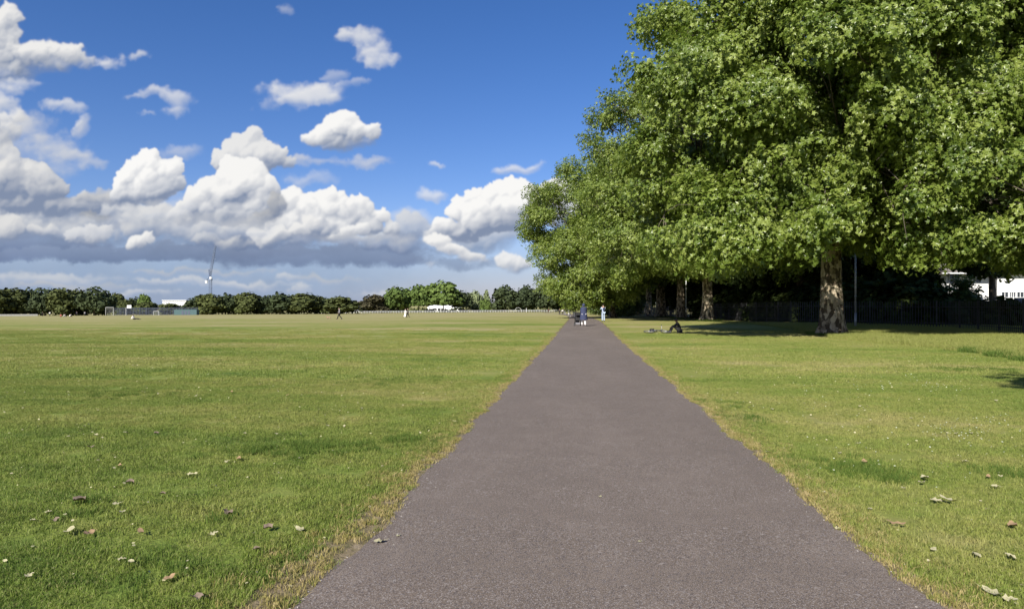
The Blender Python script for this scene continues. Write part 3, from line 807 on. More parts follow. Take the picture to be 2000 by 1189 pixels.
big_tree('plane_tree', 14.4, 40.4, .60, 6.0,
    [(.5, 1, 16.5, 10.8, 9.6, 10.5), (-6, -2.5, 9.2, 6.0, 5.0, 4.6), (4.5, -3, 9.0, 6.6, 5, 4.4), (9, -2, 8.6, 5, 6, 4.2), (-1.5, -6, 13.5, 7, 5, 5.5), (-5, 3, 9, 6, 6, 4.8), (0, 6, 9, 8, 6, 4), (6, 2, 21, 7, 7, 6), (-7, -1, 13, 5, 6.5, 5), (0, -5, 20, 8, 5, 6.5), (3, -5.5, 15.5, 7.5, 4, 7), (0, -6, 5.9, 6, 2.4, 1.9), (-6.5, -5, 6.0, 4.5, 3, 2.0), (7.5, -5, 5.8, 5, 3, 2.1)],
    520, 84, 1.45, TW, 101, ground=3.1, hollow=.56, label='nearest big plane tree, mottled trunk with flared foot beside the metal post', category='tree', group=ROWG)
big_tree('plane_tree', 13.8, 75.6, .60, 6.5,
    [(-1.0, 0, 16.5, 13.2, 12, 11), (-7, -5, 9, 6.5, 6, 5), (1, -8, 9, 8, 6, 5), (8, -4, 10, 6, 7, 5), (-9, 2, 12, 5, 7, 6), (-6.5, 0, 20.5, 6.5, 8, 6)],
    230, 72, 1.75, TW, 102, ground=4.4, lod=1, label='plane tree with a straight grey trunk, second along the row from the nearest', category='tree', group=ROWG)
big_tree('plane_tree', 13.9, 96.5, .56, 6.5, [(-2.5, 0, 15.5, 12, 11, 10.5), (-8, -4, 9, 6, 6, 5), (0, -7, 9, 7, 5, 5)],
    110, 80, 2.1, TW, 103, ground=6.0, lod=2, label='plane tree with a dark slim trunk rising behind the seated person', category='tree', group=ROWG)
big_tree('plane_tree', 13.6, 118, .84, 5.5, [(-3, 0, 15, 12, 11, 10.5), (-8, -5, 8, 6, 6, 4.5)],
    90, 60, 2.3, TWF, 104, flare=1.25, ground=6.4, lod=2, label='stout plane tree with a pale spreading foot, behind the bicycle', category='tree', group=ROWG)
big_tree('plane_tree', 13.4, 137, .60, 5.5, [(-3, 0, 15, 12, 11, 10)], 70, 55, 2.5, TWF, 105, ground=6.6, lod=2, label='plane tree just left of the stoutest pale trunk in the row', category='tree', group=ROWG)
big_tree('plane_tree', 13.2, 163, .72, 5.5, [(-4, 0, 15, 13, 12, 10)], 70, 55, 2.6, TWF, 106, ground=6.6, lod=2, label='farthest plane tree trunk of the row, grey, beside the dark bushes', category='tree', group=ROWG)
big_tree('plane_tree', 4.7, 104, .50, 4.5,
    [(-2.6, -4, 14.8, 11.4, 11, 8.8), (-5.5, -6, 8.2, 6.0, 6.5, 5.6), (-3.5, -7, 5.2, 4.8, 5, 3.6), (3, -5, 11.5, 7, 7, 5.5), (-1.5, -8, 5.4, 4.5, 4.5, 3.4)],
    210, 70, 1.7, TW, 107, ground=1.75, lod=2, lean=(-.06, -.03), label='plane tree whose low bright crown overhangs the far end of the path', category='tree', group=ROWG)
big_tree('plane_tree', 7.6, -3.2, .22, 4.5, [(-1.2, 4.2, 9, 1.9, 1.7, 1.2)], 13, 50, 1.0, TWF, 108, ground=6.6, lod=2, label='young plane tree behind the viewpoint, its shade on the lawn at right', category='tree')
big_tree('plane_tree', 30.5, 35.5, .5, 6, [(0, 0, 15, 10, 9, 11.5), (-4, -3, 7.6, 5, 5, 4), (-4, 3, 18, 7, 7, 7)], 130, 75, 1.8, TW, 109, ground=3.6, lod=2, label='plane tree beyond the railings, its boughs hanging in at the right edge', category='tree')
# dark trees and shrubs beyond the railings
DG = 'shaded trees beyond the railings'
for i, (px, d, rad, h, lab) in enumerate([
        (1760, 68, 3.0, 7, 'dark tree in shade beyond the railings, just left of the white house'),
        (1700, 74, 7, 18, 'dark tree in shade beyond the railings, right of the nearest trunk'),
        (1590, 80, 7, 19, 'dark tree in shade beyond the railings, left of the nearest trunk'),
        (1560, 74, 9, 31, 'tallest tree beyond the railings, filling in behind the nearest crown'),
        (1500, 92, 8, 20, 'dark tree beyond the railings between the first two plane trunks'),
        (1425, 104, 8, 20, 'dark tree beyond the railings just right of the second plane trunk'),
        (1365, 122, 8, 20, 'dark tree beyond the railings behind the far pole'),
        (1310, 150, 9, 20, 'dark tree seen between the farther plane trunks'),
        (1255, 190, 11, 20, 'dark tree closing the end of the plane row'),
        (1205, 210, 11, 17, 'dark tree above the bushes at the far right of the path'),
        (1975, 92, 12, 30, 'tall dark tree filling the upper right corner behind the nearest boughs'),
        (1938, 60, 3.0, 11, 'slim tree whose dark trunk stands in front of the white house'),
        (1960, 96, 8, 17, 'dark tree rising behind the white house roof')]):
    p = at(px, d)
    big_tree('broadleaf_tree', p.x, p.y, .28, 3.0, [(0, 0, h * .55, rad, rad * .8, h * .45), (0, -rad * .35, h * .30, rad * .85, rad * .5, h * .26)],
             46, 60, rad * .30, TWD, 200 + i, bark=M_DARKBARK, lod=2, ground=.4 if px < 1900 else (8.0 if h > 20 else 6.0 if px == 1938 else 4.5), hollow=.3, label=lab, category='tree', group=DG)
def shrub(name, x, y, rx, ry, h, n, seed, tw, label, group=None, cat='shrub'):
    rr = np.random.RandomState(seed); root = empty(name, (x, y, gz(x, y)), label=label, category=cat, group=group)
    mb = MB()
    for q in range(5):
        a = rr.rand() * 6.28; limb_tube(mb, (.1 * math.cos(a), .1 * math.sin(a), 0), (rx * .5 * math.cos(a), ry * .5 * math.sin(a), h * .7), .04, .012, rr, 0, 5, 4)
    mb.build('stems', M_DARKBARK, root, smooth=True)
    v = rr.normal(size=(n, 3)); v /= np.linalg.norm(v, axis=1, keepdims=True); q = rr.rand(n, 1) ** .4
    lump = 1 + .16 * np.sin(v[:, :1] * 5 + seed) * np.sin(v[:, 1:2] * 6) + .12 * np.sin(v[:, 2:3] * 9 + seed)
    P = v * q * lump * np.array([rx, ry, h * .52]) + np.array([0, 0, h * .50]); k = P[:, 2] > .05; P = P[k]; v = v[k]
    Z = np.tile([0, 0, 1.0], (len(P), 1)) + v * .6
    scatter('foliage', P, euler_from_axes(v + rr.normal(size=v.shape) * .3, Z), rr.uniform(.8, 1.3, len(P)), rr.randint(0, len(tw), len(P)), tw, root, kind='stuff')
    return root
for i, (px, d, rx, h, lab) in enumerate([
        (1182, 150, 3.4, 4.5, 'dark bush right of the far end of the path, behind the walker in pale blue'),
        (1203, 120, 3.0, 4.2, 'dark green bush beside the far right of the path'),
        (1228, 128, 3.2, 4.6, 'rounded dark bush left of the farthest plane trunk'),
        (1170, 175, 3.5, 4.5, 'farthest dark bush at the right side of the path')]):
    p = at(px, d); shrub('bush', p.x, p.y, rx, rx * .8, h, 900, 300 + i, TWB if i else TWB, lab, 'bushes at the far right of the path')
hg = [(1400, 92, 'first dark shrub behind the railings, right of the second plane trunk'), (1440, 84, 'dark shrub behind the railings under the low plane boughs'), (1482, 76, 'dark shrub behind the middle of the railings'), (1530, 70, 'dark shrub behind the railings, well left of the nearest trunk'),
      (1585, 66, 'dark shrub behind the railings, just left of the nearest trunk'), (1640, 62, 'dark shrub directly behind the nearest trunk'), (1700, 58, 'dark shrub behind the metal post'), (1760, 54, 'dark shrub behind the railings right of the metal post'), (1815, 52, 'dark shrub behind the railings left of the leafy bush at the white house')]
for i, (px, d, lab) in enumerate(hg):
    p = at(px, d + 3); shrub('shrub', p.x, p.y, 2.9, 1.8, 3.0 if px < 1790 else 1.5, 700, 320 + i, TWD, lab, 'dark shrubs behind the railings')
p = at(1882, 56); shrub('bush', p.x, p.y, 1.15, 1.1, 3.9, 620, 340, TWB, 'leafy green bush in front of the white house, behind the railings')
p = at(1840, 57); shrub('bush', p.x, p.y, .8, .8, 3.4, 300, 341, TWB, 'slim yellow-green bush left of the larger bush by the white house')
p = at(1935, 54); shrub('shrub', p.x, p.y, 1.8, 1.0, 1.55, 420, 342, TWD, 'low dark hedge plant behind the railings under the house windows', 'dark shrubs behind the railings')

# ------------------------------------------------------------------ distant trees round the field
def far_crown(w, h, seed, style='round'):
    rr = np.random.RandomState(seed); V = []; F = []
    nb = 9; B = [(0, 0, h * .52, w * .40, w * .40, h * .45)]
    for i in range(nb):
        a = i * 6.283 / nb + rr.uniform(-.3, .3); z = h * (rr.uniform(.16, .40) if i % 2 else rr.uniform(.40, .78)); q = w * rr.uniform(.22, .36)
        s = w * rr.uniform(.15, .24); B.append((q * math.cos(a), q * math.sin(a), z, s, s, s * .85))
    if style == 'cone': B = [(0, 0, h * t, w * .5 * (1.05 - t), w * .5 * (1.05 - t), h * .2) for t in (.25, .42, .58, .74, .88)]
    for b in B:
        ar = b[3] * b[5]; n = int(ar * 42) + 40
        for i in range(n):
            d = rr.normal(size=3); d /= np.linalg.norm(d); q = rr.uniform(.55, 1.04) * (1 + .10 * math.sin(d[0] * 7 + seed) * math.sin(d[2] * 8))
            p = Vector((b[0] + d[0] * q * b[3], b[1] + d[1] * q * b[4], b[2] + d[2] * q * b[5]))
            if p.z < h * (.25 if style == 'high' else .05): continue
            nrm = (Vector(d) + Vector(rr.normal(size=3)) * .45 + Vector((0, 0, .2))).normalized(); qt = nrm.to_track_quat('Z', 'Y'); s = rr.uniform(.22, .50); k = len(V)
            for (u, v) in ((-1, -.8), (.9, -1), (1, .9), (-.8, 1)): V.append(p + qt @ Vector((u * s, v * s, rr.normal(0, .12))))
            F.append((k, k + 1, k + 2, k + 3))
    return V, F
FARMESH = {}
def far_tree(px, wpx, ytop, ybase, d, mat, label, group, style='round', var=0, name='field_tree'):
    p = at(px, d); zt = hgt(ytop, d); h = zt - p.z; w = wpx / 1300 * d * random.uniform(1.05, 1.25)
    key = (mat.name, var, style)
    if key not in FARMESH:
        V, F = far_crown(10, 10, 400 + var * 7 + len(mat.name), style); me = bpy.data.meshes.new('crown'); me.from_pydata([tuple(v) for v in V], [], F); me.materials.append(mat); me.update()
        mb = MB().tube([(0, 0, -.1), (.05, 0, 1.2), (0, .1, 3), (.1, 0, 5.5)], [.42, .32, .26, .14], 8)
        for a in range(4): mb.tube([(0, 0, 2.2), (1.2 * math.cos(a * 1.6), 1.2 * math.sin(a * 1.6), 4), (2.4 * math.cos(a * 1.6), 2.4 * math.sin(a * 1.6), 6)], [.18, .12, .05], 5)
        mt = bpy.data.meshes.new('trunk'); mt.from_pydata(mb.V, [], mb.F); mt.materials.append(M_DARKBARK); mt.update()
        FARMESH[key] = (me, mt)
    me, mt = FARMESH[key]
    root = empty(name, p, random.uniform(0, 6.28), label=label, category='tree', group=group)
    s = (w / 8.6, w / 8.6, h / 9.7)
    c = bpy.data.objects.new('crown', me); link(c, root); c.scale = s; c['kind'] = 'stuff'
    t = bpy.data.objects.new('trunk', mt); link(t, root); t.scale = (1, 1, h / 9.7)
    return root
G1 = 'dark trees along the far left of the field'; G2 = 'trees along the far middle of the field'; G3 = 'trees behind the far railing'
for i, (px, w, yt, d, lab) in enumerate([
        (-14, 60, 563, 292, 'dark olive tree cut by the left edge of the view'), (28, 54, 561, 300, 'first whole dark tree from the left edge of the view'), (62, 40, 564, 310, 'dark tree second from the left edge, a little set back'),
        (88, 46, 562, 296, 'dark tree left of the tallest clump at far left'), (122, 50, 562, 290, 'broad olive tree in the middle of the far left clump'), (152, 40, 565, 304, 'dark tree between the broad olive tree and the clump end'),
        (184, 54, 561, 288, 'tall black-green tree near the right end of the far left clump'), (206, 34, 573, 292, 'lower dark tree closing the far left clump above the white goal')]):
    far_tree(px, w, yt, 617, d, (M_FAR_OLIVE, M_FAR_DARK)[i in (2, 3, 6, 7)], lab, G1, var=i % 3)
for i, (px, w, yt, d, m, lab) in enumerate([
        (227, 26, 571, 380, M_FAR_OLIVE, 'small rounded tree just right of the far left clump'), (246, 30, 584, 340, M_FAR_OLIVE, 'low olive bushy tree behind the basketball board'), (262, 30, 581, 380, M_FAR_DARK, 'dark low tree left of the tall narrow one'),
        (280, 20, 573, 380, M_FAR_GREEN, 'narrow taller tree standing above its low neighbours'), (286, 40, 589, 330, M_FAR_OLIVE, 'low rounded olive tree behind the ball court'), (332, 40, 592, 330, M_FAR_OLIVE, 'low olive tree in front of the long white building'),
        (382, 36, 580, 320, M_FAR_DARK, 'rounded tree at the right end of the long white building'), (412, 46, 573, 316, M_FAR_OLIVE, 'broad dark tree below the crane'), (446, 42, 574, 322, M_FAR_DARK, 'dark tree next to the right of the crane'),
        (484, 44, 570, 316, M_FAR_OLIVE, 'taller dark tree second right of the crane'), (516, 36, 577, 322, M_FAR_DARK, 'dark tree in the dip of the middle clump'), (547, 48, 572, 312, M_FAR_DARK, 'broad dark tree near the centre of the middle clump'),
        (594, 62, 572, 316, M_FAR_OLIVE, 'widest olive tree of the middle clump'), (630, 34, 581, 322, M_FAR_DARK, 'low dark tree at the right shoulder of the middle clump'), (666, 54, 579, 312, M_FAR_OLIVE, 'flat-topped dark tree behind the two walkers'),
        (733, 48, 575, 350, M_FAR_COPPER, 'lone brown-green tree right of the flat-topped one')]):
    far_tree(px, w, yt, 614, d, m, lab, G2, var=i % 3)
for i, (px, w, yt, d, m, st, lab) in enumerate([
        (776, 46, 559, 352, M_FAR_GREEN, 'round', 'leftmost of the three bright green trees at the field edge'), (818, 52, 555, 356, M_FAR_GREEN, 'high', 'middle one of the three bright green trees'), (866, 54, 549, 352, M_FAR_GREEN, 'high', 'tallest bright green tree, its trunk in front of the white marquee'),
        (905, 30, 568, 360, M_FAR_DARK, 'high', 'small dark round tree right of the tallest bright green tree'), (928, 24, 567, 372, M_FAR_PALE, 'round', 'pale silvery tree between dark ones'), (950, 26, 570, 376, M_FAR_PALE, 'cone', 'pale pointed tree with a yellow-green foot'),
        (948, 24, 584, 356, M_FAR_GREEN, 'round', 'low yellow-green bushy tree in front of the pale pointed one'), (986, 42, 557, 352, M_FAR_DARK, 'round', 'tall dark tree with a knobbed top left of the playground arch'), (1028, 44, 558, 352, M_FAR_DARK, 'round', 'dark domed tree above the playground arch'),
        (1070, 46, 554, 346, M_FAR_DARK, 'round', 'dark tree half hidden behind the path-side foliage'), (1110, 46, 566, 350, M_FAR_DARK, 'round', 'dark tree behind the end of the path')]):
    far_tree(px, w, yt, 611, d, m, lab, G3, st, var=i % 3)

# undergrowth closing the foot of the far tree belts
def undergrowth(pts, h, mat, label, seed, dens=1.0):
    rr = np.random.RandomState(seed); V = []; F = []
    for (pa, da), (pb, db) in zip(pts[:-1], pts[1:]):
        A = at(pa, da); B = at(pb, db); L = (B - A).length; n = int(L * 13 * dens)
        for i in range(n):
            t = rr.rand(); p = A.lerp(B, t); top = h * (.72 + .20 * math.sin(p.x * .23 + seed) + .16 * math.sin(p.x * .61))
            zz = rr.rand() ** .8 * top
            c = Vector((p.x + rr.normal(0, 1.2), p.y + rr.normal(0, 1.2), gz(p.x, p.y) + zz))
            q = Vector((rr.normal(), rr.normal() - .8, rr.normal() * .6 + .4)).normalized().to_track_quat('Z', 'Y'); s = rr.uniform(.25, .55); k = len(V)
            for (u, v) in ((-1, -.8), (.9, -1), (1, .9), (-.8, 1)): V.append(c + q @ Vector((u * s, v * s, 0)))
            F.append((k, k + 1, k + 2, k + 3))
    mesh_obj('undergrowth', V, F, mat, label=label, category='undergrowth', kind='stuff')
undergrowth([(-60, 306), (60, 306), (222, 302)], 4.6, M_FAR_DARK, 'dark undergrowth below the far left trees', 1, 1.3)
undergrowth([(222, 345), (370, 345)], 3.0, M_FAR_OLIVE, 'olive scrub behind the ball court', 2)
undergrowth([(360, 326), (520, 326), (700, 324)], 4.2, M_FAR_DARK, 'dark undergrowth below the middle trees', 3, 1.2)
undergrowth([(690, 372), (900, 374), (1120, 372)], 2.8, M_FAR_OLIVE, 'low hedge behind the far railing', 4)
undergrowth([(1150, 235), (1290, 235)], 7.0, M_FAR_DARK, 'dark thicket closing the end of the tree row', 5, 1.6)

# ------------------------------------------------------------------ railings at the park edge
def build_fence():
    line = [at(2250, 27), at(2120, 32), at(2000, 37.7), at(1851, 48), at(1700, 54), at(1555, 60.6), at(1400, 83)]
    line += [Vector((17.2, 110, 0)), Vector((17.2, 150, 0)), Vector((16.5, 200, 0))]
    root = empty('railings', (line[0].x, line[0].y, gz(line[0].x, line[0].y)), label='long black steel palisade railings behind the plane trees', category='fence')
    o = Vector(root.location)
    # walk the line
    pts = []; s = 0.0; step = .235; acc = 0
    for a, b in zip(line[:-1], line[1:]):
        a = Vector((a.x, a.y, 0)); b = Vector((b.x, b.y, 0)); L = (b - a).length; d = (b - a) / L
        while acc < L:
            p = a + d * acc; pts.append((p, d)); acc += step
        acc -= L
    def pale_geo():
        m = MB(); w = .035; t = .007; H = 2.05
        # W-section pale: three narrow faces with a pointed head
        prof = [(-w, 0), (-w * .45, t * 1.6), (w * .45, t * 1.6), (w, 0)]
        V = []; 
        for (x, y) in prof: V += [(x, -y, 0), (x, -y, H - .10)]
        F = [(0, 2, 3, 1), (2, 4, 5, 3), (4, 6, 7, 5)]
        m.add(V, F)
        m.add([(-w, 0, H - .10), (-w * .45, -t * 1.6, H - .10), (w * .45, -t * 1.6, H - .10), (w, 0, H - .10), (0, -t * .6, H + .03)], [(0, 1, 4), (1, 2, 4), (2, 3, 4)])
        m.add([(x, -y + .004, z) for (x, y) in prof for z in (0, H - .10)], [(1, 3, 2, 0), (3, 5, 4, 2), (5, 7, 6, 4)])
        return m
    g = pale_geo(); me = bpy.data.meshes.new('pale'); me.from_pydata(g.V, [], g.F); me.materials.append(M_FENCE); me.update()
    rest = MB(); cnt = 0
    for i, (p, d) in enumerate(pts):
        z = gz(p.x, p.y); rz = math.atan2(d.y, d.x)
        if cnt < 296:
            c = bpy.data.objects.new('pale', me); link(c, root); c.location = Vector((p.x, p.y, z)) - o; c.rotation_euler = (random.uniform(-.01, .01), random.uniform(-.012, .012), rz); cnt += 1
        else:
            M = Matrix.Rotation(rz, 3, 'Z'); rest.add([M @ Vector(v) + Vector((p.x, p.y, z)) - o for v in g.V], g.F)
    rest.build('pales_far', M_FENCE, root, kind='stuff')
    # rails and posts
    post = MB().box((0, .03, 1.02), (.07, .07, 2.10)); pm = bpy.data.meshes.new('post'); pm.from_pydata(post.V, [], post.F); pm.materials.append(M_FENCE); pm.update()
    k = 0
    for a in range(0, len(pts) - 12, 12):
        p, d = pts[a]; q, _ = pts[a + 12]; n = Vector((-d.y, d.x, 0)); 
        z0, z1 = gz(p.x, p.y), gz(q.x, q.y)
        c = bpy.data.objects.new('post', pm); link(c, root); c.location = Vector((p.x, p.y, z0)) + n * -.045 - o; c.rotation_euler = (0, 0, math.atan2(d.y, d.x))
        for h in (.42, 1.62):
            m = MB(); A = Vector((p.x, p.y, z0 + h)) - n * .028 - o; B = Vector((q.x, q.y, z1 + h)) - n * .028 - o
            dx = d * 0; w = Vector((0, 0, .024)); t = n * .012
            V = [A - w - t, A + w - t, A + w + t, A - w + t, B - w - t, B + w - t, B + w + t, B - w + t]
            m.add(V, [(0, 1, 2, 3), (4, 7, 6, 5), (0, 4, 5, 1), (1, 5, 6, 2), (2, 6, 7, 3), (3, 7, 4, 0)]); m.build('rail', M_FENCE, root)
build_fence()

# ------------------------------------------------------------------ posts
p = at(1671, 50)
r = empty('metal_post', p, label='thin galvanised metal post standing beside the nearest plane tree', category='post')
MB().tube([(0, 0, -.1), (0, 0, 7.2)], .055, 12).build('pole', M_METAL, r, smooth=True)
MB().tube([(0, 0, 0), (0, 0, 1.15)], .075, 12).build('sleeve', M_METAL, r, smooth=True)
MB().tube([(0, 0, 2.35), (0, 0, 2.45)], .068, 12).tube([(0, 0, 4.4), (0, 0, 4.5)], .068, 12).build('band', M_METAL, r, smooth=True)
p = at(1340, 92)
r = empty('metal_post', p, label='pale slim post seen between the two middle plane trunks', category='post')
MB().tube([(0, 0, -.1), (0, 0, 7.0)], .075, 10).build('pole', M_RAIL, r, smooth=True)
MB().tube([(0, 0, 0), (0, 0, .9)], .11, 10).build('sleeve', M_DARKBARK, r, smooth=True)

# ------------------------------------------------------------------ white house behind the railings
def house():
    D = 72.0; o = at(1840, D); z0 = gz(o.x, o.y)
    ang = -YAW * 0 + R(6.02)
    root = empty('white_house', (o.x, o.y, z0), ang, label='white rendered house with slate roof behind the railings at right', category='house')
    W = lambda px: (px - 1840) / 1300 * D          # metres along the front
    H = lambda py: hgt(py, D) - z0
    # left block (set back), right block (forward)
    MB().box((W(1840) + 2.7, 3.4, 2.6), (5.2, 6.0, 5.2)).build('wall', M_WHITE, root)
    MB().box((W(1945) + 4.6, 2.9, 2.6), (9.2, 6.4, 5.2)).build('wall', M_WHITE, root)
    # hipped roof
    x0, x1, y0, y1, e, t = -.6, 15.6, -.9, 7.0, 5.22, 7.5
    V = [(x0, y0, e), (x1, y0, e), (x1, y1, e), (x0, y1, e), (x0 + 3.2, 3, t), (x1 - 3.2, 3, t)]
    V += [(a, b, c - .14) for a, b, c in V[:4]]
    F = [(0, 1, 5, 4), (1, 2, 5), (2, 3, 4, 5), (3, 0, 4), (6, 9, 8, 7), (0, 6, 7, 1), (1, 7, 8, 2), (2, 8, 9, 3), (3, 9, 6, 0)]
    roof = mesh_obj('roof', V, F, M_ROOF, root)
    sl = MB(); N_ = Vector((0, -(t - e), 0)).normalized()
    for k in range(1, 13):                        # slate courses
        f = k / 13; y = y0 + (3 - y0) * f; z = e + (t - e) * f; xa = x0 + 3.2 * f; xb = x1 - 3.2 * f
        sl.box(((xa + xb) / 2, y, z + .012), (xb - xa, .05, .03))
    c = sl.build('slates', M_ROOF, roof); c['kind'] = 'stuff'
    MB().box((5.0, 3.2, t + .3), (.7, .9, 1.5)).build('chimney', M_BRICK, roof)
    MB().box((7.5, y0 - .06, e - .05), (16.2, .10, .10)).build('gutter', M_WHITEMETAL, root)
    MB().box((W(1948) + 4.6, -.345, H(565)), (9.0, .09, .22)).build('string_course', M_WHITE, root)
    MB().box((W(1930) - .6, .34, 1.05), (2.6, .10, 2.1)).build('brick_panel', M_BRICK, root)
    MB().tube([(W(1941), -.36, 0), (W(1941), -.36, 5.2)], .05, 8).build('downpipe', M_BLACK, root)
    def window(cx, cz, w, h, y, cols, rows):
        f = MB(); b = .07
        f.box((cx, y - .03, cz + h / 2 + b / 2), (w + 2 * b, .12, b)).box((cx, y - .03, cz - h / 2 - b / 2), (w + 2 * b, .12, b))
        f.box((cx - w / 2 - b / 2, y - .03, cz), (b, .12, h)).box((cx + w / 2 + b / 2, y - .03, cz), (b, .12, h))
        wo = f.build('window', M_WHITEMETAL, root)
        MB().box((cx, y + .012, cz), (w, .03, h)).build('pane', M_GLASS, wo)
        g = MB()
        for i in range(1, cols): g.box((cx - w / 2 + w * i / cols, y - .022, cz), (.05, .05, h))
        for i in range(1, rows): g.box((cx, y - .025, cz - h / 2 + h * i / rows), (w, .044, .045))
        g.build('glazing_bar', M_WHITEMETAL, wo)
    y = -.31
    window(W(1958), H(586), .72, 1.7, y, 2, 3); window(W(1973), H(586), .62, 1.7, y, 3, 3); window(W(1988), H(586), .72, 1.7, y, 2, 3)
    window(W(2030), H(590), 1.5, 1.5, y, 3, 3); window(W(1975) + 4.5, H(546), 1.2, 1.0, y, 3, 2)
    window(W(1868), H(545), 1.1, 1.1, .39, 2, 2); window(W(1915), H(543), .5, .9, .39, 1, 2)
house()
# garden shed roof and parked car beyond the railings
p = at(2012, 58)
r = empty('garden_shed', p, R(12), label='small brown-roofed shed behind the railings at the right edge', category='shed')
for k in range(12): MB().box((-1.1 + k * .2, 0, .85), (.19, 1.6 + (.012 if k % 2 else 0), 1.7)).build('board', M_BRICK, r)
MB().add([(-1.4, -1, 1.65), (1.4, -1, 1.65), (1.4, 1, 1.65), (-1.4, 1, 1.65), (-1.4, 0, 2.35), (1.4, 0, 2.35)], [(0, 1, 5, 4), (2, 3, 4, 5), (0, 4, 3), (1, 2, 5), (0, 3, 2, 1)]).build('roof', M_ROOF, r)
def car(p, rz, label):
    r = empty('parked_car', p, rz, label=label, category='car')
    prof = [(-2.1, .35), (-2.12, .75), (-1.95, .92), (-1.55, .97), (-1.0, 1.38), (.35, 1.42), (1.05, 1.0), (1.95, .86), (2.12, .68), (2.12, .34)]
    V = []; 
    for s in (-1, 1):
        for (x, z) in prof: V.append((x, s * (.86 if z < 1.0 else .70), z))
    n = len(prof); F = [tuple(range(n)), tuple(range(2 * n - 1, n - 1, -1))] + [(i, (i + 1) % n + 0, (i + 1) % n + n, i + n) for i in range(n)]
    b = mesh_obj('body', V, F, M_CAR, r); md = b.modifiers.new('bevel', 'BEVEL'); md.width = .05; md.segments = 2
    for s in (-1, 1):
        MB().add([(-.95, s * .775, 1.02), (.75, s * .79, 1.02), (.25, s * .735, 1.33), (-.85, s * .735, 1.33)], [(0, 1, 2, 3)] if s < 0 else [(3, 2, 1, 0)]).build('side_window', M_GLASS, r)
        MB().box((2.08, s * .62, .70), (.10, .34, .13)).build('headlight', M_LAMP, r)
        MB().box((-2.08, s * .62, .78), (.10, .30, .14)).build('tail_light', M_REDC, r)
        for x in (-1.3, 1.32):
            w = MB().tube([(x, s * .70, .31), (x, s * .90, .31)], .31, 16).build('wheel', M_RUBBER, r)
            MB().tube([(x, s * .90, .31), (x, s * .915, .31)], .19, 12).build('rim', M_METAL, w)
    MB().add([(1.06, -.66, 1.03), (1.06, .66, 1.03), (.42, .62, 1.405), (.42, -.62, 1.405)], [(0, 1, 2, 3)]).build('windscreen', M_GLASS, r)
car(at(1978, 62), R(8), 'dark parked car behind the railings in front of the house windows')

# ------------------------------------------------------------------ across the field
# long pale building, marquee, crane
p = at(342, 430); z0 = p.z
r = empty('long_building', p, YAW, label='long low white building above the trees, left of the crane', category='building')
w = 46 / 1300 * 430; zt = hgt(587, 430) - z0; zb = hgt(598, 430) - z0
MB().box((0, 4, zt / 2), (w, 10, zt)).build('wall', M_WHITEMETAL, r)
MB().box((.2, 3.8, zt + .18), (w + .8, 10.8, .3)).build('roof', M_WHITEMETAL, r)
for i in range(11):
    MB().box((-w / 2 + (i + .5) * w / 11, -1.02, zt - 3.3), (w / 11 - .5, .06, 1.1)).build('window', M_GLASS, r)
for i in range(12): MB().box((-w / 2 + i * w / 11, -1.05, zt / 2), (.12, .12, zt)).build('panel_seam', M_RAIL, r)
p = at(868, 400); z0 = p.z
r = empty('marquee', p, YAW, label='long white marquee behind the bright green trees', category='marquee')
w = 64 / 1300 * 400; ze = hgt(600.5, 400) - z0; zt = hgt(594, 400) - z0
MB().box((0, 0, ze / 2), (w, 8, ze)).build('side_wall', M_WHITE, r)
MB().add([(-w / 2 - .2, -4.2, ze), (w / 2 + .2, -4.2, ze), (w / 2 + .2, 4.2, ze), (-w / 2 - .2, 4.2, ze), (-w / 2 + 2.5, 0, zt), (w / 2 - 2.5, 0, zt)], [(0, 1, 5, 4), (2, 3, 4, 5), (0, 4, 3), (1, 2, 5), (0, 3, 2, 1)]).build('canopy', M_WHITE, r)
for i in range(8): MB().box((-w / 2 + i * w / 7, -4.06, ze / 2), (.14, .12, ze)).build('pole', M_RAIL, r)
def lattice(mb, a, b, w, n, rb=.09, rw=.05):
    a = Vector(a); b = Vector(b); t = (b - a).normalized(); s = t.cross(Vector((0, 1, 0))); 
    if s.length < .1: s = t.cross(Vector((1, 0, 0)))
    s.normalize(); u = t.cross(s)
    cs = [(s * i + u * j) * w / 2 for i, j in ((1, 1), (1, -1), (-1, -1), (-1, 1))]
    for c in cs: mb.tube([a + c, b + c], rb, 4)
    for k in range(n):
        p = a.lerp(b, k / n); q = a.lerp(b, (k + 1) / n)
        for i in range(4): mb.tube([p + cs[i], q + cs[(i + 1) % 4]], rw, 3, cap=False)
D = 620; p = at(411, D); z0 = p.z; k = D / 1300
r = empty('tower_crane', p, YAW, label='tall luffing tower crane rising behind the middle trees', category='crane')
zc = hgt(547, D) - z0
m = MB(); lattice(m, (0, 0, 0), (0, 0, zc), 1.9, 22, .20, .10); m.build('mast', M_CRANE, r)
MB().box((0, 0, zc + .6), (3.0, 2.4, 1.2)).build('slewing_ring', M_CRANE, r)
MB().box((.9, -1.4, zc + 2.0), (1.7, 1.5, 1.9)).build('cab', M_WHITEMETAL, r)
m = MB(); j0 = Vector((-.6, 0, zc + 2)); j1 = Vector((9.5 * k * 1.0, 0, hgt(480, D) - z0)); lattice(m, j0, j1, 1.25, 26, .17, .09); m.build('jib', M_CRANE, r)
m = MB(); lattice(m, (-1, 0, zc + 1.4), (-6 * k - .6, 0, zc - .2), 1.2, 4, .15, .08); m.build('counter_jib', M_CRANE, r)
MB().box((-6 * k - .8, 0, zc - 1.6), (1.9, 1.6, 2.4)).build('counterweight', M_WHITEMETAL, r)
m = MB(); lattice(m, (-.5, 0, zc + 2), (-1.2, 0, zc + 10), .9, 4, .15, .08); m.build('a_frame', M_CRANE, r)
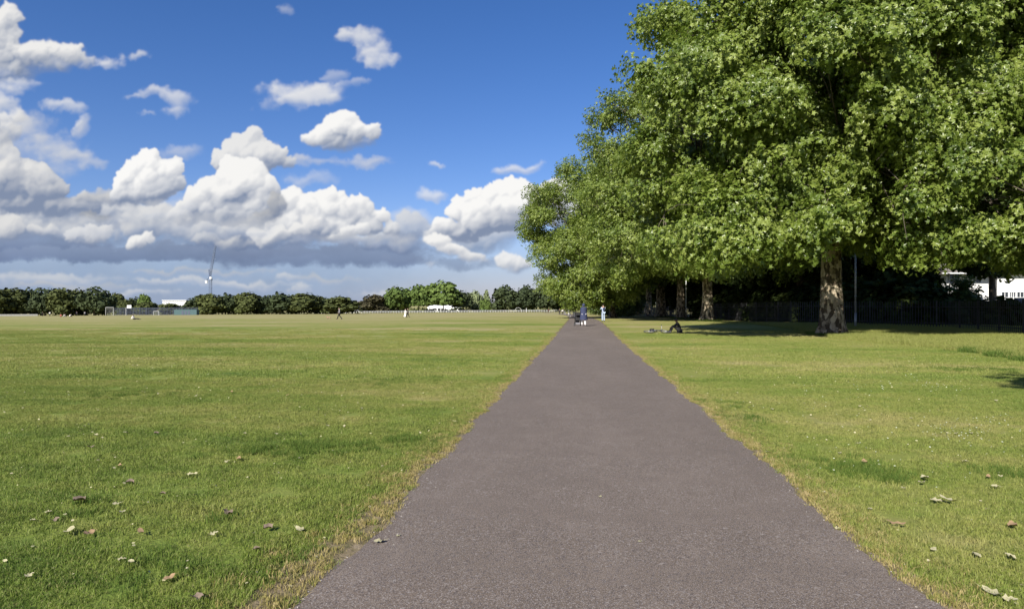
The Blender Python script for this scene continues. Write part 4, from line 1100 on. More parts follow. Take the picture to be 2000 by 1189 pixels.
m = MB(); m.tube([(-1.2, 0, zc + 10), j1], .06, 3).tube([(-1.2, 0, zc + 10), (-6 * k - .6, 0, zc)], .06, 3).tube([j1, j1 - Vector((0, 0, 12))], .05, 3); m.build('cable', M_CRANE, r)
MB().box(j1 - Vector((0, 0, 12.4)), (.5, .5, .9)).build('hook_block', M_CRANE, r)

# ball court cage: posts, rails and mesh, at the far left-middle
def court():
    pa, pb, D = 224, 386, 288
    A = at(pa, D); B = at(pb, D + 6)
    r = empty('court_fence', A, label='tall blue-grey mesh fence of the ball court, far left', category='fence')
    d = (B - A); n = 27; Hc = 3.3
    for i in range(n + 1):
        q = d * (i / n); MB().tube([q, q + Vector((0, 0, Hc))], .06, 6).build('post', M_MESHF, r)
    # woven mesh reads as a veil of thin wires
    m = MB()
    for i in range(n * 9):
        q = d * (i / (n * 9)); m.tube([q + Vector((0, .03, .05)), q + Vector((0, .03, Hc - .05))], .016, 3, cap=False)
    for h in (0.05, .55, 1.1, 1.65, 2.2, 2.75, 3.25): m.tube([Vector((0, .03, h)), d + Vector((0, .03, h))], .035, 4)
    m.build('mesh_panel', M_MESHF, r, kind='stuff')
    C = at(pa + 10, D + 34); e = C - A; m = MB()
    for i in range(12): q = e + (at(pb - 10, D + 40) - C) * (i / 11); m.tube([q, q + Vector((0, 0, Hc))], .09, 6)
    m.tube([e + Vector((0, 0, Hc)), e + (at(pb - 10, D + 40) - C) + Vector((0, 0, Hc))], .05, 4); m.tube([e + Vector((0, 0, 1.5)), e + (at(pb - 10, D + 40) - C) + Vector((0, 0, 1.5))], .05, 4)
    m.build('rear_post', M_MESHF, r, kind='stuff')
court()
def goal(px, d, wpx, h, label, mat=M_RAIL, depth=1.2, group='white goals by the ball court'):
    p = at(px, d); w = wpx / 1300 * d; r = empty('goal', p, YAW, label=label, category='goal', group=group)
    for s in (-1, 1): MB().tube([(s * w / 2, 0, 0), (s * w / 2, 0, h)], .075, 8).build('post', mat, r)
    MB().tube([(-w / 2, 0, h), (w / 2, 0, h)], .075, 8).build('crossbar', mat, r)
    m = MB()
    for i in range(9):
        x = -w / 2 + w * i / 8; m.tube([(x, 0, h), (x, depth * .5, h - .1), (x, depth, 0)], .018, 3, cap=False)
    for q in range(5): m.tube([(-w / 2, depth * q / 4, h * (1 - q / 4) ** .6), (w / 2, depth * q / 4, h * (1 - q / 4) ** .6)], .018, 3, cap=False)
    m.build('net', mat, r)
    return r
goal(214, 280, 15, 3.4, 'taller white goal at the left end of the ball court')
goal(305, 282, 10, 1.7, 'small white goal low in front of the ball court')
p = at(246, 284); r = empty('basketball_hoop', p, YAW, label='white basketball backboard on a post above the court fence', category='hoop')
MB().tube([(0, 0, 0), (0, 0, 3.2), (.9, -.3, 3.5)], .09, 8).build('post', M_RAIL, r)
MB().box((1.6, -.4, 3.75), (1.8, .07, 1.25)).build('backboard', M_WHITEMETAL, r)
MB().tube([(1.6 + .23 * math.cos(a * .6283), -.72 + .23 * math.sin(a * .6283), 3.2) for a in range(11)], .02, 4).build('ring', M_REDC, r)
p = at(362, 292); w = 44 / 1300 * 292
r = empty('container', p, YAW, label='turquoise container building at the right end of the ball court', category='container')
MB().box((0, 1.2, 1.15), (w, 2.4, 2.3)).build('body', M_TURQ, r)
for i in range(28): MB().box((-w / 2 + (i + .5) * w / 28, -.02, 1.15), (w / 56, .05, 2.15)).build('rib', M_TURQ, r)
for i, x in enumerate((-.12, .02, .16)): MB().box((w * x, -.06, .95), (.9, .04, 1.85)).build('door', M_MESHF, r)
MB().box((0, 1.2, 2.36), (w + .1, 2.5, .10)).build('roof', M_TURQ, r)
# low railing along the far edge
def far_rail():
    A = at(628, 335); B = at(1098, 345); d = B - A; n = 92
    r = empty('low_railing', A, label='low pale railing running along the far edge of the field', category='railing')
    me = bpy.data.meshes.new('post'); m = MB().box((0, 0, .55), (.12, .12, 1.15)); me.from_pydata(m.V, [], m.F); me.materials.append(M_RAIL); me.update()
    for i in range(n + 1):
        q = d * (i / n); o = bpy.data.objects.new('post', me); link(o, r); o.location = (q.x, q.y, gz(A.x + q.x, A.y + q.y) - A.z)
    for h in (.45, .8, 1.1):
        MB().tube([Vector((0, 0, h)), d * .5 + Vector((0, 0, h + gz(A.x + d.x * .5, A.y + d.y * .5) - A.z - d.z * .5)), d + Vector((0, 0, h))], .05, 5).build('rail', M_RAIL, r)
far_rail()
# far road beyond the railing and left of the field
def strip(name, pts, w, mat, lift=.02):
    V = []; F = []
    for i, p in enumerate(pts):
        a = pts[max(i - 1, 0)]; b = pts[min(i + 1, len(pts) - 1)]; t = Vector((b[0] - a[0], b[1] - a[1], 0)).normalized(); n = Vector((-t.y, t.x, 0)) * w / 2
        for s in (-1, 1): x, y = p[0] + n.x * s, p[1] + n.y * s; V.append((x, y, gz(x, y) + lift))
    for i in range(len(pts) - 1): F.append((2 * i, 2 * i + 1, 2 * i + 3, 2 * i + 2))
    mesh_obj(name, V, F, mat, kind='structure')
def seg(pa, da, pb, db, n=20): A = at(pa, da); B = at(pb, db); return [tuple(A.lerp(B, i / n)) for i in range(n + 1)]
strip('road', seg(560, 356, 1140, 360, 24), 7, M_ROAD)
strip('road', seg(-120, 262, 90, 274, 16), 4, M_ROAD)
# low wall at far left
A = at(-60, 268); B = at(74, 276); d = B - A
r = empty('low_wall', A, label='long low pale wall at the far left edge of the field', category='wall')
n = 26
for i in range(n):
    q = d * ((i + .5) / n); MB().box((q.x, q.y, gz(A.x + q.x, A.y + q.y) - A.z + .38), (d.length / n - .04, .4, .8), math.atan2(d.y, d.x)).build('block', M_STONEW, r)
# playground arch
p = at(1012, 344)
r = empty('climbing_arch', p, YAW, label='low arched playground climbing frame behind the far railing', category='climbing frame')
for y in (0, 1.2):
    MB().tube([(1.9 * math.cos(a), y, .1 + 2.3 * math.sin(a)) for a in [math.pi * i / 12 for i in range(13)]], .07, 6).build('arch', M_RAIL, r)
for i in range(1, 12): a = math.pi * i / 12; MB().tube([(1.9 * math.cos(a), 0, .1 + 2.3 * math.sin(a)), (1.9 * math.cos(a), 1.2, .1 + 2.3 * math.sin(a))], .04, 5).build('rung', M_RAIL, r)
p = at(1028, 338)
r = empty('marker_post', p, label='single short white post in front of the far railing', category='post')
MB().tube([(0, 0, -.1), (0, 0, 2.0)], .10, 8).build('shaft', M_WHITEMETAL, r); MB().ell((0, 0, 2.02), (.11, .11, .08)).build('cap', M_WHITEMETAL, r)
# terraced houses seen in the gap between the middle trees
for (px, wpx, yt, d, lab) in ((706, 16, 586, 420, 'far small house with a chimney in the gap right of the middle trees'), (694, 12, 590, 440, 'far low house with a dark roof beside the flat-topped tree'), (306, 10, 595, 420, 'far brick house left of the long white building')):
    p = at(px, d); h = hgt(yt, d) - p.z; w = wpx / 1300 * d; r = empty('far_house', p, YAW, label=lab, category='house')
    MB().box((0, 3, h * .34), (w, 6, h * .68)).build('wall', M_BRICK if px < 400 else M_GREYC, r)
    rf = MB().add([(-w / 2 - .2, -.3, h * .68), (w / 2 + .2, -.3, h * .68), (w / 2 + .2, 6.3, h * .68), (-w / 2 - .2, 6.3, h * .68), (-w / 2, 3, h * .92), (w / 2, 3, h * .92)], [(0, 1, 5, 4), (2, 3, 4, 5), (0, 4, 3), (1, 2, 5), (0, 3, 2, 1)]).build('roof', M_ROOF, r)
    MB().box((w * .3, 3, h * .94), (.8, .8, h * .22)).build('chimney', M_BRICK, rf)
    for q in (-.25, .25): MB().box((w * q, -.03, h * .45), (w * .16, .08, h * .14)).build('window', M_GLASS, r)

# ------------------------------------------------------------------ people
def skinned(name, verts, edges, rad, mat, parent, root=0, sub=1):
    me = bpy.data.meshes.new(name); me.from_pydata([tuple(v) for v in verts], edges, []); me.update(); me.materials.append(mat)
    o = bpy.data.objects.new(name, me); link(o, parent)
    sk = o.modifiers.new('skin', 'SKIN'); sk.use_smooth_shade = True; sk.branch_smoothing = .4
    if not me.skin_vertices:
        bm = bmesh.new(); bm.from_mesh(me); bm.verts.layers.skin.verify(); bm.to_mesh(me); bm.free()
    for i, r in enumerate(rad):
        sv = me.skin_vertices[0].data[i]; sv.radius = r if isinstance(r, tuple) else (r, r); sv.use_root = (i == root)
    ss = o.modifiers.new('sub', 'SUBSURF'); ss.levels = sub; ss.render_levels = sub
    return o
def hand(parent, w, d, mat, s=1):
    """palm, four unequal bent fingers and a thumb"""
    m = MB(); d = Vector(d).normalized(); side = d.cross(Vector((0, 1, 0)))
    if side.length < .1: side = Vector((1, 0, 0))
    side.normalize(); n = side.cross(d); w = Vector(w)
    m.ell(w + d * .045, (.036, .022, .05), 8, 5, Matrix((side, n, d)).transposed())
    for i, L in enumerate((.062, .072, .068, .052)):
        b = w + d * .085 + side * (-.027 + .018 * i); m.tube([b, b + d * L * .55 + n * .006, b + d * L * .95 + n * .022], [.009, .008, .006], 5)
    b = w + d * .03 + side * -.032; m.tube([b, b - side * .022 + d * .028, b - side * .024 + d * .055 + n * .01], [.011, .009, .007], 5)
    m.build('hand', mat, parent, smooth=True)
POSES = {
    'stand': dict(ka=(-.02, .02), kb=(.02, .02), fa=(-.12, 0), fb=(.12, 0)),
}
def person(p, face, H, pose, top, bottom, label, group=None, hair=M_HAIR, skin=M_SKIN, extra=None, shoe=M_BLACK, coat=None, hood=False, cap=None, robe=None, pack=None):
    """face = heading angle of the front; local front is +Y"""
    root = empty('person', p, face, label=label, category='person', group=group)
    k = H / 1.75; V3 = lambda x, y, z: Vector((x * k, y * k, z * k))
    st = .26 if pose == 'walk' else .0
    if pose in ('stand', 'walk', 'push', 'lean'):
        if pose == 'push': st = .20
        J = dict(pel=V3(0, 0, .95), spi=V3(0, .01, 1.12), che=V3(0, .02, 1.34), nek=V3(0, .03, 1.50), hed=V3(0, .05, 1.62), crn=V3(0, .05, 1.71),
                 shl=V3(-.18, .01, 1.43), shr=V3(.18, .01, 1.43), hpl=V3(-.09, 0, .90), hpr=V3(.09, 0, .90),
                 knl=V3(-.10, st * .6 + .02, .50), knr=V3(.10, -st * .15 + .04, .50), anl=V3(-.10, st * 1.1, .08), anr=V3(.10, -st * 1.35, .12 if st else .08))
        J['tol'] = J['anl'] + V3(0, .15, -.04); J['tor'] = J['anr'] + V3(0, .14, -.06 if st else -.04)
        if pose == 'push':
            for s, a in ((-1, 'l'), (1, 'r')): J['el' + a] = V3(s * .23, .10, 1.16); J['wr' + a] = V3(s * .18, .38, 1.04)
        elif pose == 'lean':
            J['ell'] = V3(-.24, .14, 1.22); J['wrl'] = V3(-.12, .30, 1.40); J['elr'] = V3(.24, .14, 1.22); J['wrr'] = V3(.12, .30, 1.40)
        else:
            J['ell'] = V3(-.25, -st * .35, 1.15); J['elr'] = V3(.25, st * .25, 1.15); J['wrl'] = V3(-.25, -st * .3 + .06, .90); J['wrr'] = V3(.25, st * .9 + .05, .93)
    else:                                             # sitting on the ground, knees drawn up
        J = dict(pel=V3(0, 0, .13), spi=V3(0, .05, .30), che=V3(0, .14, .50), nek=V3(0, .22, .66), hed=V3(0, .27, .77), crn=V3(0, .28, .86),
                 shl=V3(-.18, .16, .60), shr=V3(.18, .16, .60), hpl=V3(-.10, .04, .12), hpr=V3(.10, .04, .12),
                 knl=V3(-.14, .42, .46), knr=V3(.14, .44, .46), anl=V3(-.12, .62, .08), anr=V3(.12, .64, .08),
                 ell=V3(-.22, .34, .44), elr=V3(.22, .34, .44), wrl=V3(-.08, .52, .36), wrr=V3(.08, .52, .36))
        if pose == 'recline':
            J.update(knl=V3(-.12, .45, .16), knr=V3(.12, .45, .14), anl=V3(-.12, .85, .08), anr=V3(.12, .85, .08), spi=V3(0, -.06, .30), che=V3(0, -.14, .48), nek=V3(0, -.18, .64), hed=V3(0, -.18, .75), crn=V3(0, -.18, .84), shl=V3(-.18, -.15, .58), shr=V3(.18, -.15, .58), ell=V3(-.26, -.30, .34), elr=V3(.26, -.30, .34), wrl=V3(-.26, -.40, .08), wrr=V3(.26, -.40, .08))
        J['tol'] = J['anl'] + V3(0, .13, -.03); J['tor'] = J['anr'] + V3(0, .13, -.03)
    names = ['pel', 'spi', 'che', 'nek', 'hed', 'crn', 'shl', 'ell', 'wrl', 'shr', 'elr', 'wrr', 'hpl', 'knl', 'anl', 'tol', 'hpr', 'knr', 'anr', 'tor']
    E = [('pel', 'spi'), ('spi', 'che'), ('che', 'nek'), ('nek', 'hed'), ('hed', 'crn'), ('che', 'shl'), ('shl', 'ell'), ('ell', 'wrl'), ('che', 'shr'), ('shr', 'elr'), ('elr', 'wrr'), ('pel', 'hpl'), ('hpl', 'knl'), ('knl', 'anl'), ('anl', 'tol'), ('pel', 'hpr'), ('hpr', 'knr'), ('knr', 'anr'), ('anr', 'tor')]
    rad = dict(pel=(.15, .11), spi=(.135, .10), che=(.16, .11), nek=.055, hed=(.082, .10), crn=(.055, .065), shl=.065, ell=.043, wrl=.028, shr=.065, elr=.043, wrr=.028, hpl=.088, knl=.058, anl=.040, tol=.032, hpr=.088, knr=.058, anr=.040, tor=.032)
    sc = lambda r, a=0: tuple(q * k + a for q in (r if isinstance(r, tuple) else (r, r)))
    ix = {n: i for i, n in enumerate(names)}
    skinned('body', [J[n] for n in names], [(ix[a], ix[b]) for a, b in E], [sc(rad[n]) for n in names], skin, root)
    def garment(name, ns, mat, grow, over=None):
        es = [(ns.index(a), ns.index(b)) for a, b in E if a in ns and b in ns]
        return skinned(name, [J[n] for n in ns], es, [sc((over or {}).get(n, rad[n]), grow) for n in ns], mat, root)
    garment('trousers', ['pel', 'hpl', 'knl', 'anl', 'hpr', 'knr', 'anr'], bottom, .020, {'anl': .05, 'anr': .05, 'knl': .064, 'knr': .064})
    garment('jacket', ['spi', 'pel', 'che', 'shl', 'ell', 'wrl', 'shr', 'elr', 'wrr'], top, .024, {'pel': (.155, .12)})
    for a in 'lr':
        f = (J['to' + a] - J['an' + a]).normalized(); c = J['an' + a].lerp(J['to' + a], .45) - Vector((0, 0, .012))
        MB().ell(c, (.052 * k, .145 * k, .048 * k), 8, 5, Matrix.Rotation(0, 3, 'Z')).build('shoe', shoe, root, smooth=True)
        hand(root, J['wr' + a], J['wr' + a] - J['el' + a], skin)
    h = J['hed']
    if cap or hood: pass
    if hair and not hood: MB().ell(h + V3(0, -.025, .045), (.095 * k, .110 * k, .085 * k), 10, 6).build('hair', hair, root, smooth=True)
    fc = MB().ell(h + V3(0, .098, -.012), (.014, .020, .022), 6, 4); fc.build('nose', skin, root, smooth=True)
    for s in (-1, 1):
        MB().ell(h + V3(s * .032, .088, .012), (.013, .008, .009), 6, 4).build('eye', M_BLACK, root, smooth=True)
        MB().ell(h + V3(s * .088, .0, -.005), (.012, .022, .030), 6, 4).build('ear', skin, root, smooth=True)
    MB().ell(h + V3(0, .092, -.050), (.024, .008, .007), 6, 4).build('mouth', M_REDC, root, smooth=True)
    if hood: 
        MB().ell(h + V3(0, -.03, .02), (.125 * k, .130 * k, .155 * k), 12, 8).build('hood', hood, root, smooth=True)
    if cap:
        c = MB().ell(h + V3(0, -.01, .06), (.105 * k, .120 * k, .075 * k), 12, 6); c.box(h + V3(0, .13, .045), (.13, .10, .012)); c.build('cap', cap, root, smooth=True)
    def shell(name, z0, z1, r0, r1, mat, y=0.0, n=18, seed=1):
        V = []; F = []; rows = 7
        for j in range(rows):
            t = j / (rows - 1); z = z0 + (z1 - z0) * t; rx = r0[0] + (r1[0] - r0[0]) * t; ry = r0[1] + (r1[1] - r0[1]) * t
            for i in range(n):
                a = 6.283 * i / n; w = 1 + .05 * math.sin(a * 5 + seed) * (1 - t)
                V.append((rx * w * math.cos(a) * k, (ry * w * math.sin(a) + y * t) * k, z * k))
        for j in range(rows - 1):
            for i in range(n): a = j * n + i; b = j * n + (i + 1) % n; F.append((a, b, b + n, a + n))
        F.append(tuple(range((rows - 1) * n, rows * n)))
        mesh_obj(name, V, F, mat, root, smooth=True)
    if coat: shell('coat', coat[0], 1.50, (.31, .25), (.19, .13), coat[1], .02)
    if robe: shell('robe', robe[0], 1.02, (.25, .22), (.17, .12), robe[1], .01, seed=3)
    if pack:
        MB().ell(V3(0, -.20, 1.26), (.14 * k, .09 * k, .21 * k), 10, 7).build('backpack', pack, root, smooth=True)
    return root, J, k
P_G = 'people walking at the far end of the path'
north = 0.0
# figure in the long hooded coat pushing the pushchair, seen from behind
pc = at(1140, 54.4)
person(pc, R(6), 1.83, 'push', M_NAVY, M_WCLOTH, 'person in a long navy hooded coat over white trousers, pushing the black pushchair', hood=M_NAVY, coat=(.50, M_NAVY), hair=None, shoe=M_GREYC)
def pushchair(p, rz):
    r = empty('pushchair', p, rz, label='black pushchair with hood and undertray on the path', category='pushchair')
    for s in (-1, 1):
        MB().tube([(s * .25, -.42, 1.05), (s * .25, -.18, .68), (s * .24, .38, .13)], .020, 6).build('frame', M_BLACK, r)
        MB().tube([(s * .25, .05, .66), (s * .25, -.30, .12)], .018, 6).build('frame', M_BLACK, r)
        for y, q in ((.40, .10), (-.32, .13)):
            w = MB().tube([(s * .27 - .022, y, q), (s * .27 + .022, y, q)], q, 14).build('wheel', M_RUBBER, r); MB().tube([(s * .27 - .026, y, q), (s * .27 + .026, y, q)], q * .5, 10).build('rim', M_METAL, w)
    MB().tube([(-.25, -.42, 1.05), (.25, -.42, 1.05)], .02, 8).build('handle', M_RUBBER, r)
    MB().box((0, .02, .46), (.42, .44, .05)).box((0, -.20, .68), (.42, .05, .48), M=Matrix.Rotation(R(-18), 3, 'X')).box((0, .36, .34), (.34, .05, .22)).box((-.21, -.02, .58), (.03, .42, .26)).box((.21, -.02, .58), (.03, .42, .26)).build('seat', M_BLACK, r)
    V = []; F = []
    for j in range(7):
        a = R(10 + 27 * j)
        for x in (-.23, 0, .23): V.append((x, -.18 + .30 * math.cos(a) * (.9 if x else 1), .86 + .27 * math.sin(a) * (.93 if x else 1)))
    for j in range(6):
        for i in range(2): q = j * 3 + i; F.append((q, q + 1, q + 4, q + 3))
    mesh_obj('hood', V, F, M_BLACK, r, smooth=True)
    MB().box((0, .0, .22), (.36, .42, .14)).build('basket', M_GREYC, r)
pv = at(1128.5, 55.2); pushchair((pv.x, pv.y, pv.z), R(6))
pm = at(1178.5, 69)
person(pm, R(15), 1.80, 'lean', M_LBLUE, M_LBLUE, 'person in pale blue clothes with a dark rucksack on the grass right of the path', pack=M_NAVY)
person(at(1112, 112), R(200), 1.72, 'walk', M_WCLOTH, M_WCLOTH, 'person all in white walking on the path beyond the pushchair', group=P_G, skin=M_SKIN2)
person(at(1121, 104), R(190), 1.80, 'walk', M_GREYC, M_WCLOTH, 'person in a white cap and grey top behind the pushchair', group=P_G, cap=M_WCLOTH)
person(at(1093, 178), R(180), 1.72, 'walk', M_BLACK, M_BLACK, 'distant walker in black at the left edge of the far path', group=P_G)
person(at(1103, 165), R(10), 1.74, 'walk', M_NAVY, M_GREYC, 'distant walker in dark blue on the far path', group=P_G)
person(at(1099, 186), R(10), 1.66, 'walk', M_WCLOTH, M_BLACK, 'distant walker in a white top beside the one in black', group=P_G, hair=M_HAIR)
# field walkers
person(at(663, 97), R(96), 1.74, 'walk', M_GREYC, M_BLACK, 'person in a grey top and dark trousers striding left across the field', group='walkers on the open field')
person(at(791.5, 126), R(-80), 1.66, 'walk', M_WCLOTH, M_WCLOTH, 'person in a long white robe on the open field', robe=(.12, M_WCLOTH), group='walkers on the open field')
person(at(796, 125), R(-84), 1.74, 'walk', M_BLACK, M_BLACK, 'person in dark clothes stepping out beside the white robe', group='walkers on the open field')
person(at(262, 110), R(-70), 1.70, 'recline', M_WCLOTH, M_BLACK, 'person in a white top lounging alone on the left of the field', group='people sitting on the field')
for px, d, ro, c1, c2, lb in ((119, 205, 40, M_REDC, M_BLACK, 'seated person in a red top at the far left'), (124, 203, -60, M_WCLOTH, M_GREYC, 'seated person in white, left of the middle of the far group'), (129, 206, 100, M_BLACK, M_BLACK, 'seated person in black in the far group'), (136, 203, -20, M_WCLOTH, M_BLACK, 'seated person in white at the right of the far group')):
    person(at(px, d), R(ro), 1.72, 'sit', c1, c2, lb, group='people sitting on the field')
for px, d, c1, lb in ((83, 262, M_BLACK, 'standing person in black by the far left trees'), (97, 260, M_WCLOTH, 'standing person in white by the far left trees'), (150, 258, M_NAVY, 'standing person in navy near the far left goal'), (166, 256, M_WCLOTH, 'standing person in a white shirt left of the tall goal'), (1072, 330, M_REDC, 'person in red by the far playground')):
    person(at(px, d), R(px % 90), 1.74, 'stand', c1, M_BLACK, lb, group='people standing by the far edge of the field')
# small dog ahead of the field walker
p = at(642, 98); r = empty('dog', p, R(96), label='small brown dog trotting ahead of the field walker', category='dog')
dv = [(0, -.18, .30), (0, 0, .31), (0, .17, .31), (0, .26, .38), (0, .33, .45), (0, .42, .42), (-.06, .16, .22), (-.06, .17, .11), (-.06, .20, .02), (.06, .16, .22), (.06, .13, .11), (.06, .12, .02), (-.06, -.17, .23), (-.06, -.23, .12), (-.06, -.20, .02), (.06, -.17, .23), (.06, -.20, .12), (.06, -.15, .02), (0, -.27, .36), (0, -.34, .44)]
de = [(0, 1), (1, 2), (2, 3), (3, 4), (4, 5), (2, 6), (6, 7), (7, 8), (2, 9), (9, 10), (10, 11), (0, 12), (12, 13), (13, 14), (0, 15), (15, 16), (16, 17), (0, 18), (18, 19)]
skinned('body', dv, de, [.075, .07, .09, .055, .055, .025, .035, .022, .02, .035, .022, .02, .045, .022, .02, .045, .022, .02, .02, .012], M_BRICK, r, 1)
for s in (-1, 1): MB().ell((s * .045, .31, .50), (.014, .02, .035), 6, 4).build('ear', M_BRICK, r)

# ------------------------------------------------------------------ seated cyclist and the bicycle lying on the grass
ps = at(1329, 41.5)
person(ps, R(88), 1.78, 'sit', M_BLACK, M_BLACK, 'person in black sitting on the grass in the shade beside a bicycle', cap=M_BLACK, skin=M_SKIN2)
def bicycle(p, rz, label):
    root = empty('bicycle', p, rz, label=label, category='bicycle')
    T = Matrix.Translation((0, 0, .10)) @ Matrix.Rotation(R(-80), 4, 'X') @ Matrix.Translation((0, -.0, -.34))
    def put(m, name, mat, parent=root, smooth=True):
        m.V = [tuple(T @ Vector(v)) for v in m.V]; return m.build(name, mat, parent, smooth)
    def wheel(x):
        R0 = .335
        ring = lambda r, t, n=28: MB().tube([(x + r * math.cos(6.2832 * i / n), 0, R0 + r * math.sin(6.2832 * i / n)) for i in range(n + 1)], t, 6, cap=False)
        w = put(ring(R0 - .02, .021), 'wheel', M_RUBBER); put(ring(R0 - .045, .012), 'rim', M_GREYC, w)
        s = MB()
        for i in range(16):
            a = 6.2832 * i / 16; s.tube([(x, .03 if i % 2 else -.03, R0), (x + .28 * math.cos(a), 0, R0 + .28 * math.sin(a))], .0025, 3, cap=False)
        put(s, 'spokes', M_METAL, w); put(MB().tube([(x, -.05, R0), (x, .05, R0)], .022, 8), 'hub', M_METAL, w)
    wheel(-.52); wheel(.53)
    bb = (-.10, 0, .30); st = (-.24, 0, .80); hd = (.34, 0, .82); hb = (.38, 0, .70)
    put(MB().tube([bb, st], .017, 8).tube([st, hd], .016, 8).tube([bb, hb], .019, 8).tube([hd, hb], .020, 8).tube([(-.52, .05, .335), bb], .010, 6).tube([(-.52, -.05, .335), bb], .010, 6).tube([(-.52, .05, .335), (-.22, 0, .74)], .009, 6).tube([(-.52, -.05, .335), (-.22, 0, .74)], .009, 6), 'frame', M_NAVY)
    put(MB().tube([hb, (.40, .05, .62), (.53, .05, .335)], .012, 6).tube([hb, (.40, -.05, .62), (.53, -.05, .335)], .012, 6), 'fork', M_METAL)
    put(MB().tube([st, (-.27, 0, .93)], .013, 6), 'seat_post', M_METAL)
    put(MB().ell((-.27, 0, .95), (.13, .065, .03), 10, 5), 'saddle', M_BLACK)
    put(MB().tube([hd, (.33, 0, .95), (.38, 0, .98)], .014, 6).tube([(.36, -.30, .99), (.38, 0, .98), (.36, .30, .99)], .012, 6), 'handlebar', M_METAL)
    for s in (-1, 1): put(MB().tube([(.36, s * .22, .99), (.355, s * .31, .99)], .017, 8), 'grip', M_BLACK)
    put(MB().tube([(-.10, -.06, .30), (-.10, -.07, .30)], .095, 18), 'chainring', M_BLACK)
    for s in (-1, 1):
        put(MB().tube([(-.10, s * .07, .30), (-.10 + s * .14, s * .08, .30 - s * .09)], .010, 6), 'crank', M_METAL)
        put(MB().box((-.10 + s * .14, s * .13, .30 - s * .09), (.09, .09, .025)), 'pedal', M_BLACK)
pb = at(1284, 41.2); bicycle(pb, R(4), 'bicycle lying flat on the grass left of the seated person')

# ------------------------------------------------------------------ fallen leaves and specks
def leaf_mesh(name, L, W, curl, mat, seed):
    rr = np.random.RandomState(seed); n = 7; V = []; F = []
    for i in range(n):
        t = i / (n - 1); w = W * math.sin(math.pi * min(.06 + t * .94, 1)) ** .8 * rr.uniform(.7, 1.1); x = (t - .5) * L; z = .012 + curl * (t - .5) ** 2 * L + rr.uniform(0, .006)
        V += [(x, -w, z + w * rr.uniform(-.25, .75)), (x, 0, z), (x, w, z + w * rr.uniform(-.25, .75))]
    for i in range(n - 1):
        q = i * 3; F += [(q, q + 1, q + 4, q + 3), (q + 1, q + 2, q + 5, q + 4)]
    k = len(V); V += [(L * .5, -.003, .014), (L * .5, .003, .014), (L * .85, 0, .03)]; F.append((k, k + 1, k + 2))
    me = bpy.data.meshes.new(name); me.from_pydata(V, [], F); me.materials.append(mat); me.shade_smooth(); me.update(); return me
LM = [leaf_mesh('fallen_leaf', .11, .030, .5, M_DRYLEAF, 1), leaf_mesh('fallen_leaf', .09, .034, .3, M_DRYLEAF2, 2), leaf_mesh('fallen_leaf', .13, .036, .5, M_DRYLEAF2, 3), leaf_mesh('fallen_leaf', .10, .045, .6, M_OLDLEAF, 4)]
def ground_from(px, py):
    d = 10.0
    for _ in range(30):
        q = at(px, d); d = d * .5 + .5 * (EYE - q.z) * 1300 / (py - 594.5)
    return at(px, d)
left = [(155, 985, 3, 1.7), (135, 1046, 2, 1.4), (172, 1050, 0, 1.4), (228, 990, 1, 1.1), (238, 1006, 1, 1.0), (275, 1046, 0, 1.2), (95, 1006, 1, .9), (108, 1022, 3, .9), (64, 1022, 1, .8), (238, 1100, 1, .9), (256, 1104, 1, .8), (330, 1138, 0, 1.1), (58, 1132, 1, 1.0), (418, 1049, 1, 1.0), (446, 1008, 3, 1.2), (524, 1038, 3, 1.2), (586, 1042, 2, 1.2), (466, 901, 0, 1.3), (444, 906, 1, 1.0), (372, 931, 1, 1.0), (322, 934, 0, 1.1), (252, 948, 3, 1.2), (234, 914, 0, 1.0), (136, 856, 1, 1.0), (188, 853, 1, 1.0), (176, 878, 3, 1.1), (246, 849, 1, 1.2), (305, 850, 3, 1.0), (164, 836, 1, .9), (478, 850, 1, .9), (540, 851, 1, 1.0), (586, 899, 1, .8), (640, 835, 1, 1.1), (560, 775, 0, 1.2), (630, 738, 1, 1.2), (508, 752, 1, 1.0), (452, 768, 0, 1.2), (316, 970, 3, .8), (384, 1176, 3, 1.0), (500, 1080, 3, .8), (310, 771, 1, 1.1), (384, 776, 1, 1.1), (470, 745, 0, 1.2), (706, 800, 1, .9), (840, 870, 1, .8), (888, 826, 2, .8)]
right = [(1688, 908, 0, 1.5), (1640, 889, 1, .9), (1806, 940, 2, 1.6), (1800, 948, 1, 1.3), (1850, 984, 2, 1.7), (1838, 985, 1, 1.2), (1748, 1031, 0, 1.7), (1978, 1035, 0, 1.7), (1824, 984, 2, 1.2), (1612, 967, 1, .9), (1886, 906, 1, 1.1), (1946, 956, 1, 1.2), (1930, 936, 0, 1.0), (1974, 1096, 1, 1.3), (1906, 1092, 1, 1.2), (1824, 1080, 1, .9), (1938, 1168, 2, 1.4), (1972, 1180, 1, 1.2), (1868, 850, 1, 1.0), (1500, 887, 1, .9), (1636, 1038, 1, .7), (1764, 958, 1, .8), (1680, 796, 1, 1.0), (1508, 802, 1, 1.1), (1440, 770, 1, 1.0), (1570, 790, 1, .9), (1780, 820, 1, .9), (1946, 785, 1, 1.2), (1896, 850, 1, 1.1), (1700, 1000, 1, .8)]
ORD = ['leftmost', 'second from the left', 'third from the left', 'fourth from the left', 'fifth from the left', 'sixth from the left', 'seventh from the left', 'eighth from the left', 'ninth from the left', 'tenth from the left', 'eleventh from the left', 'twelfth from the left']
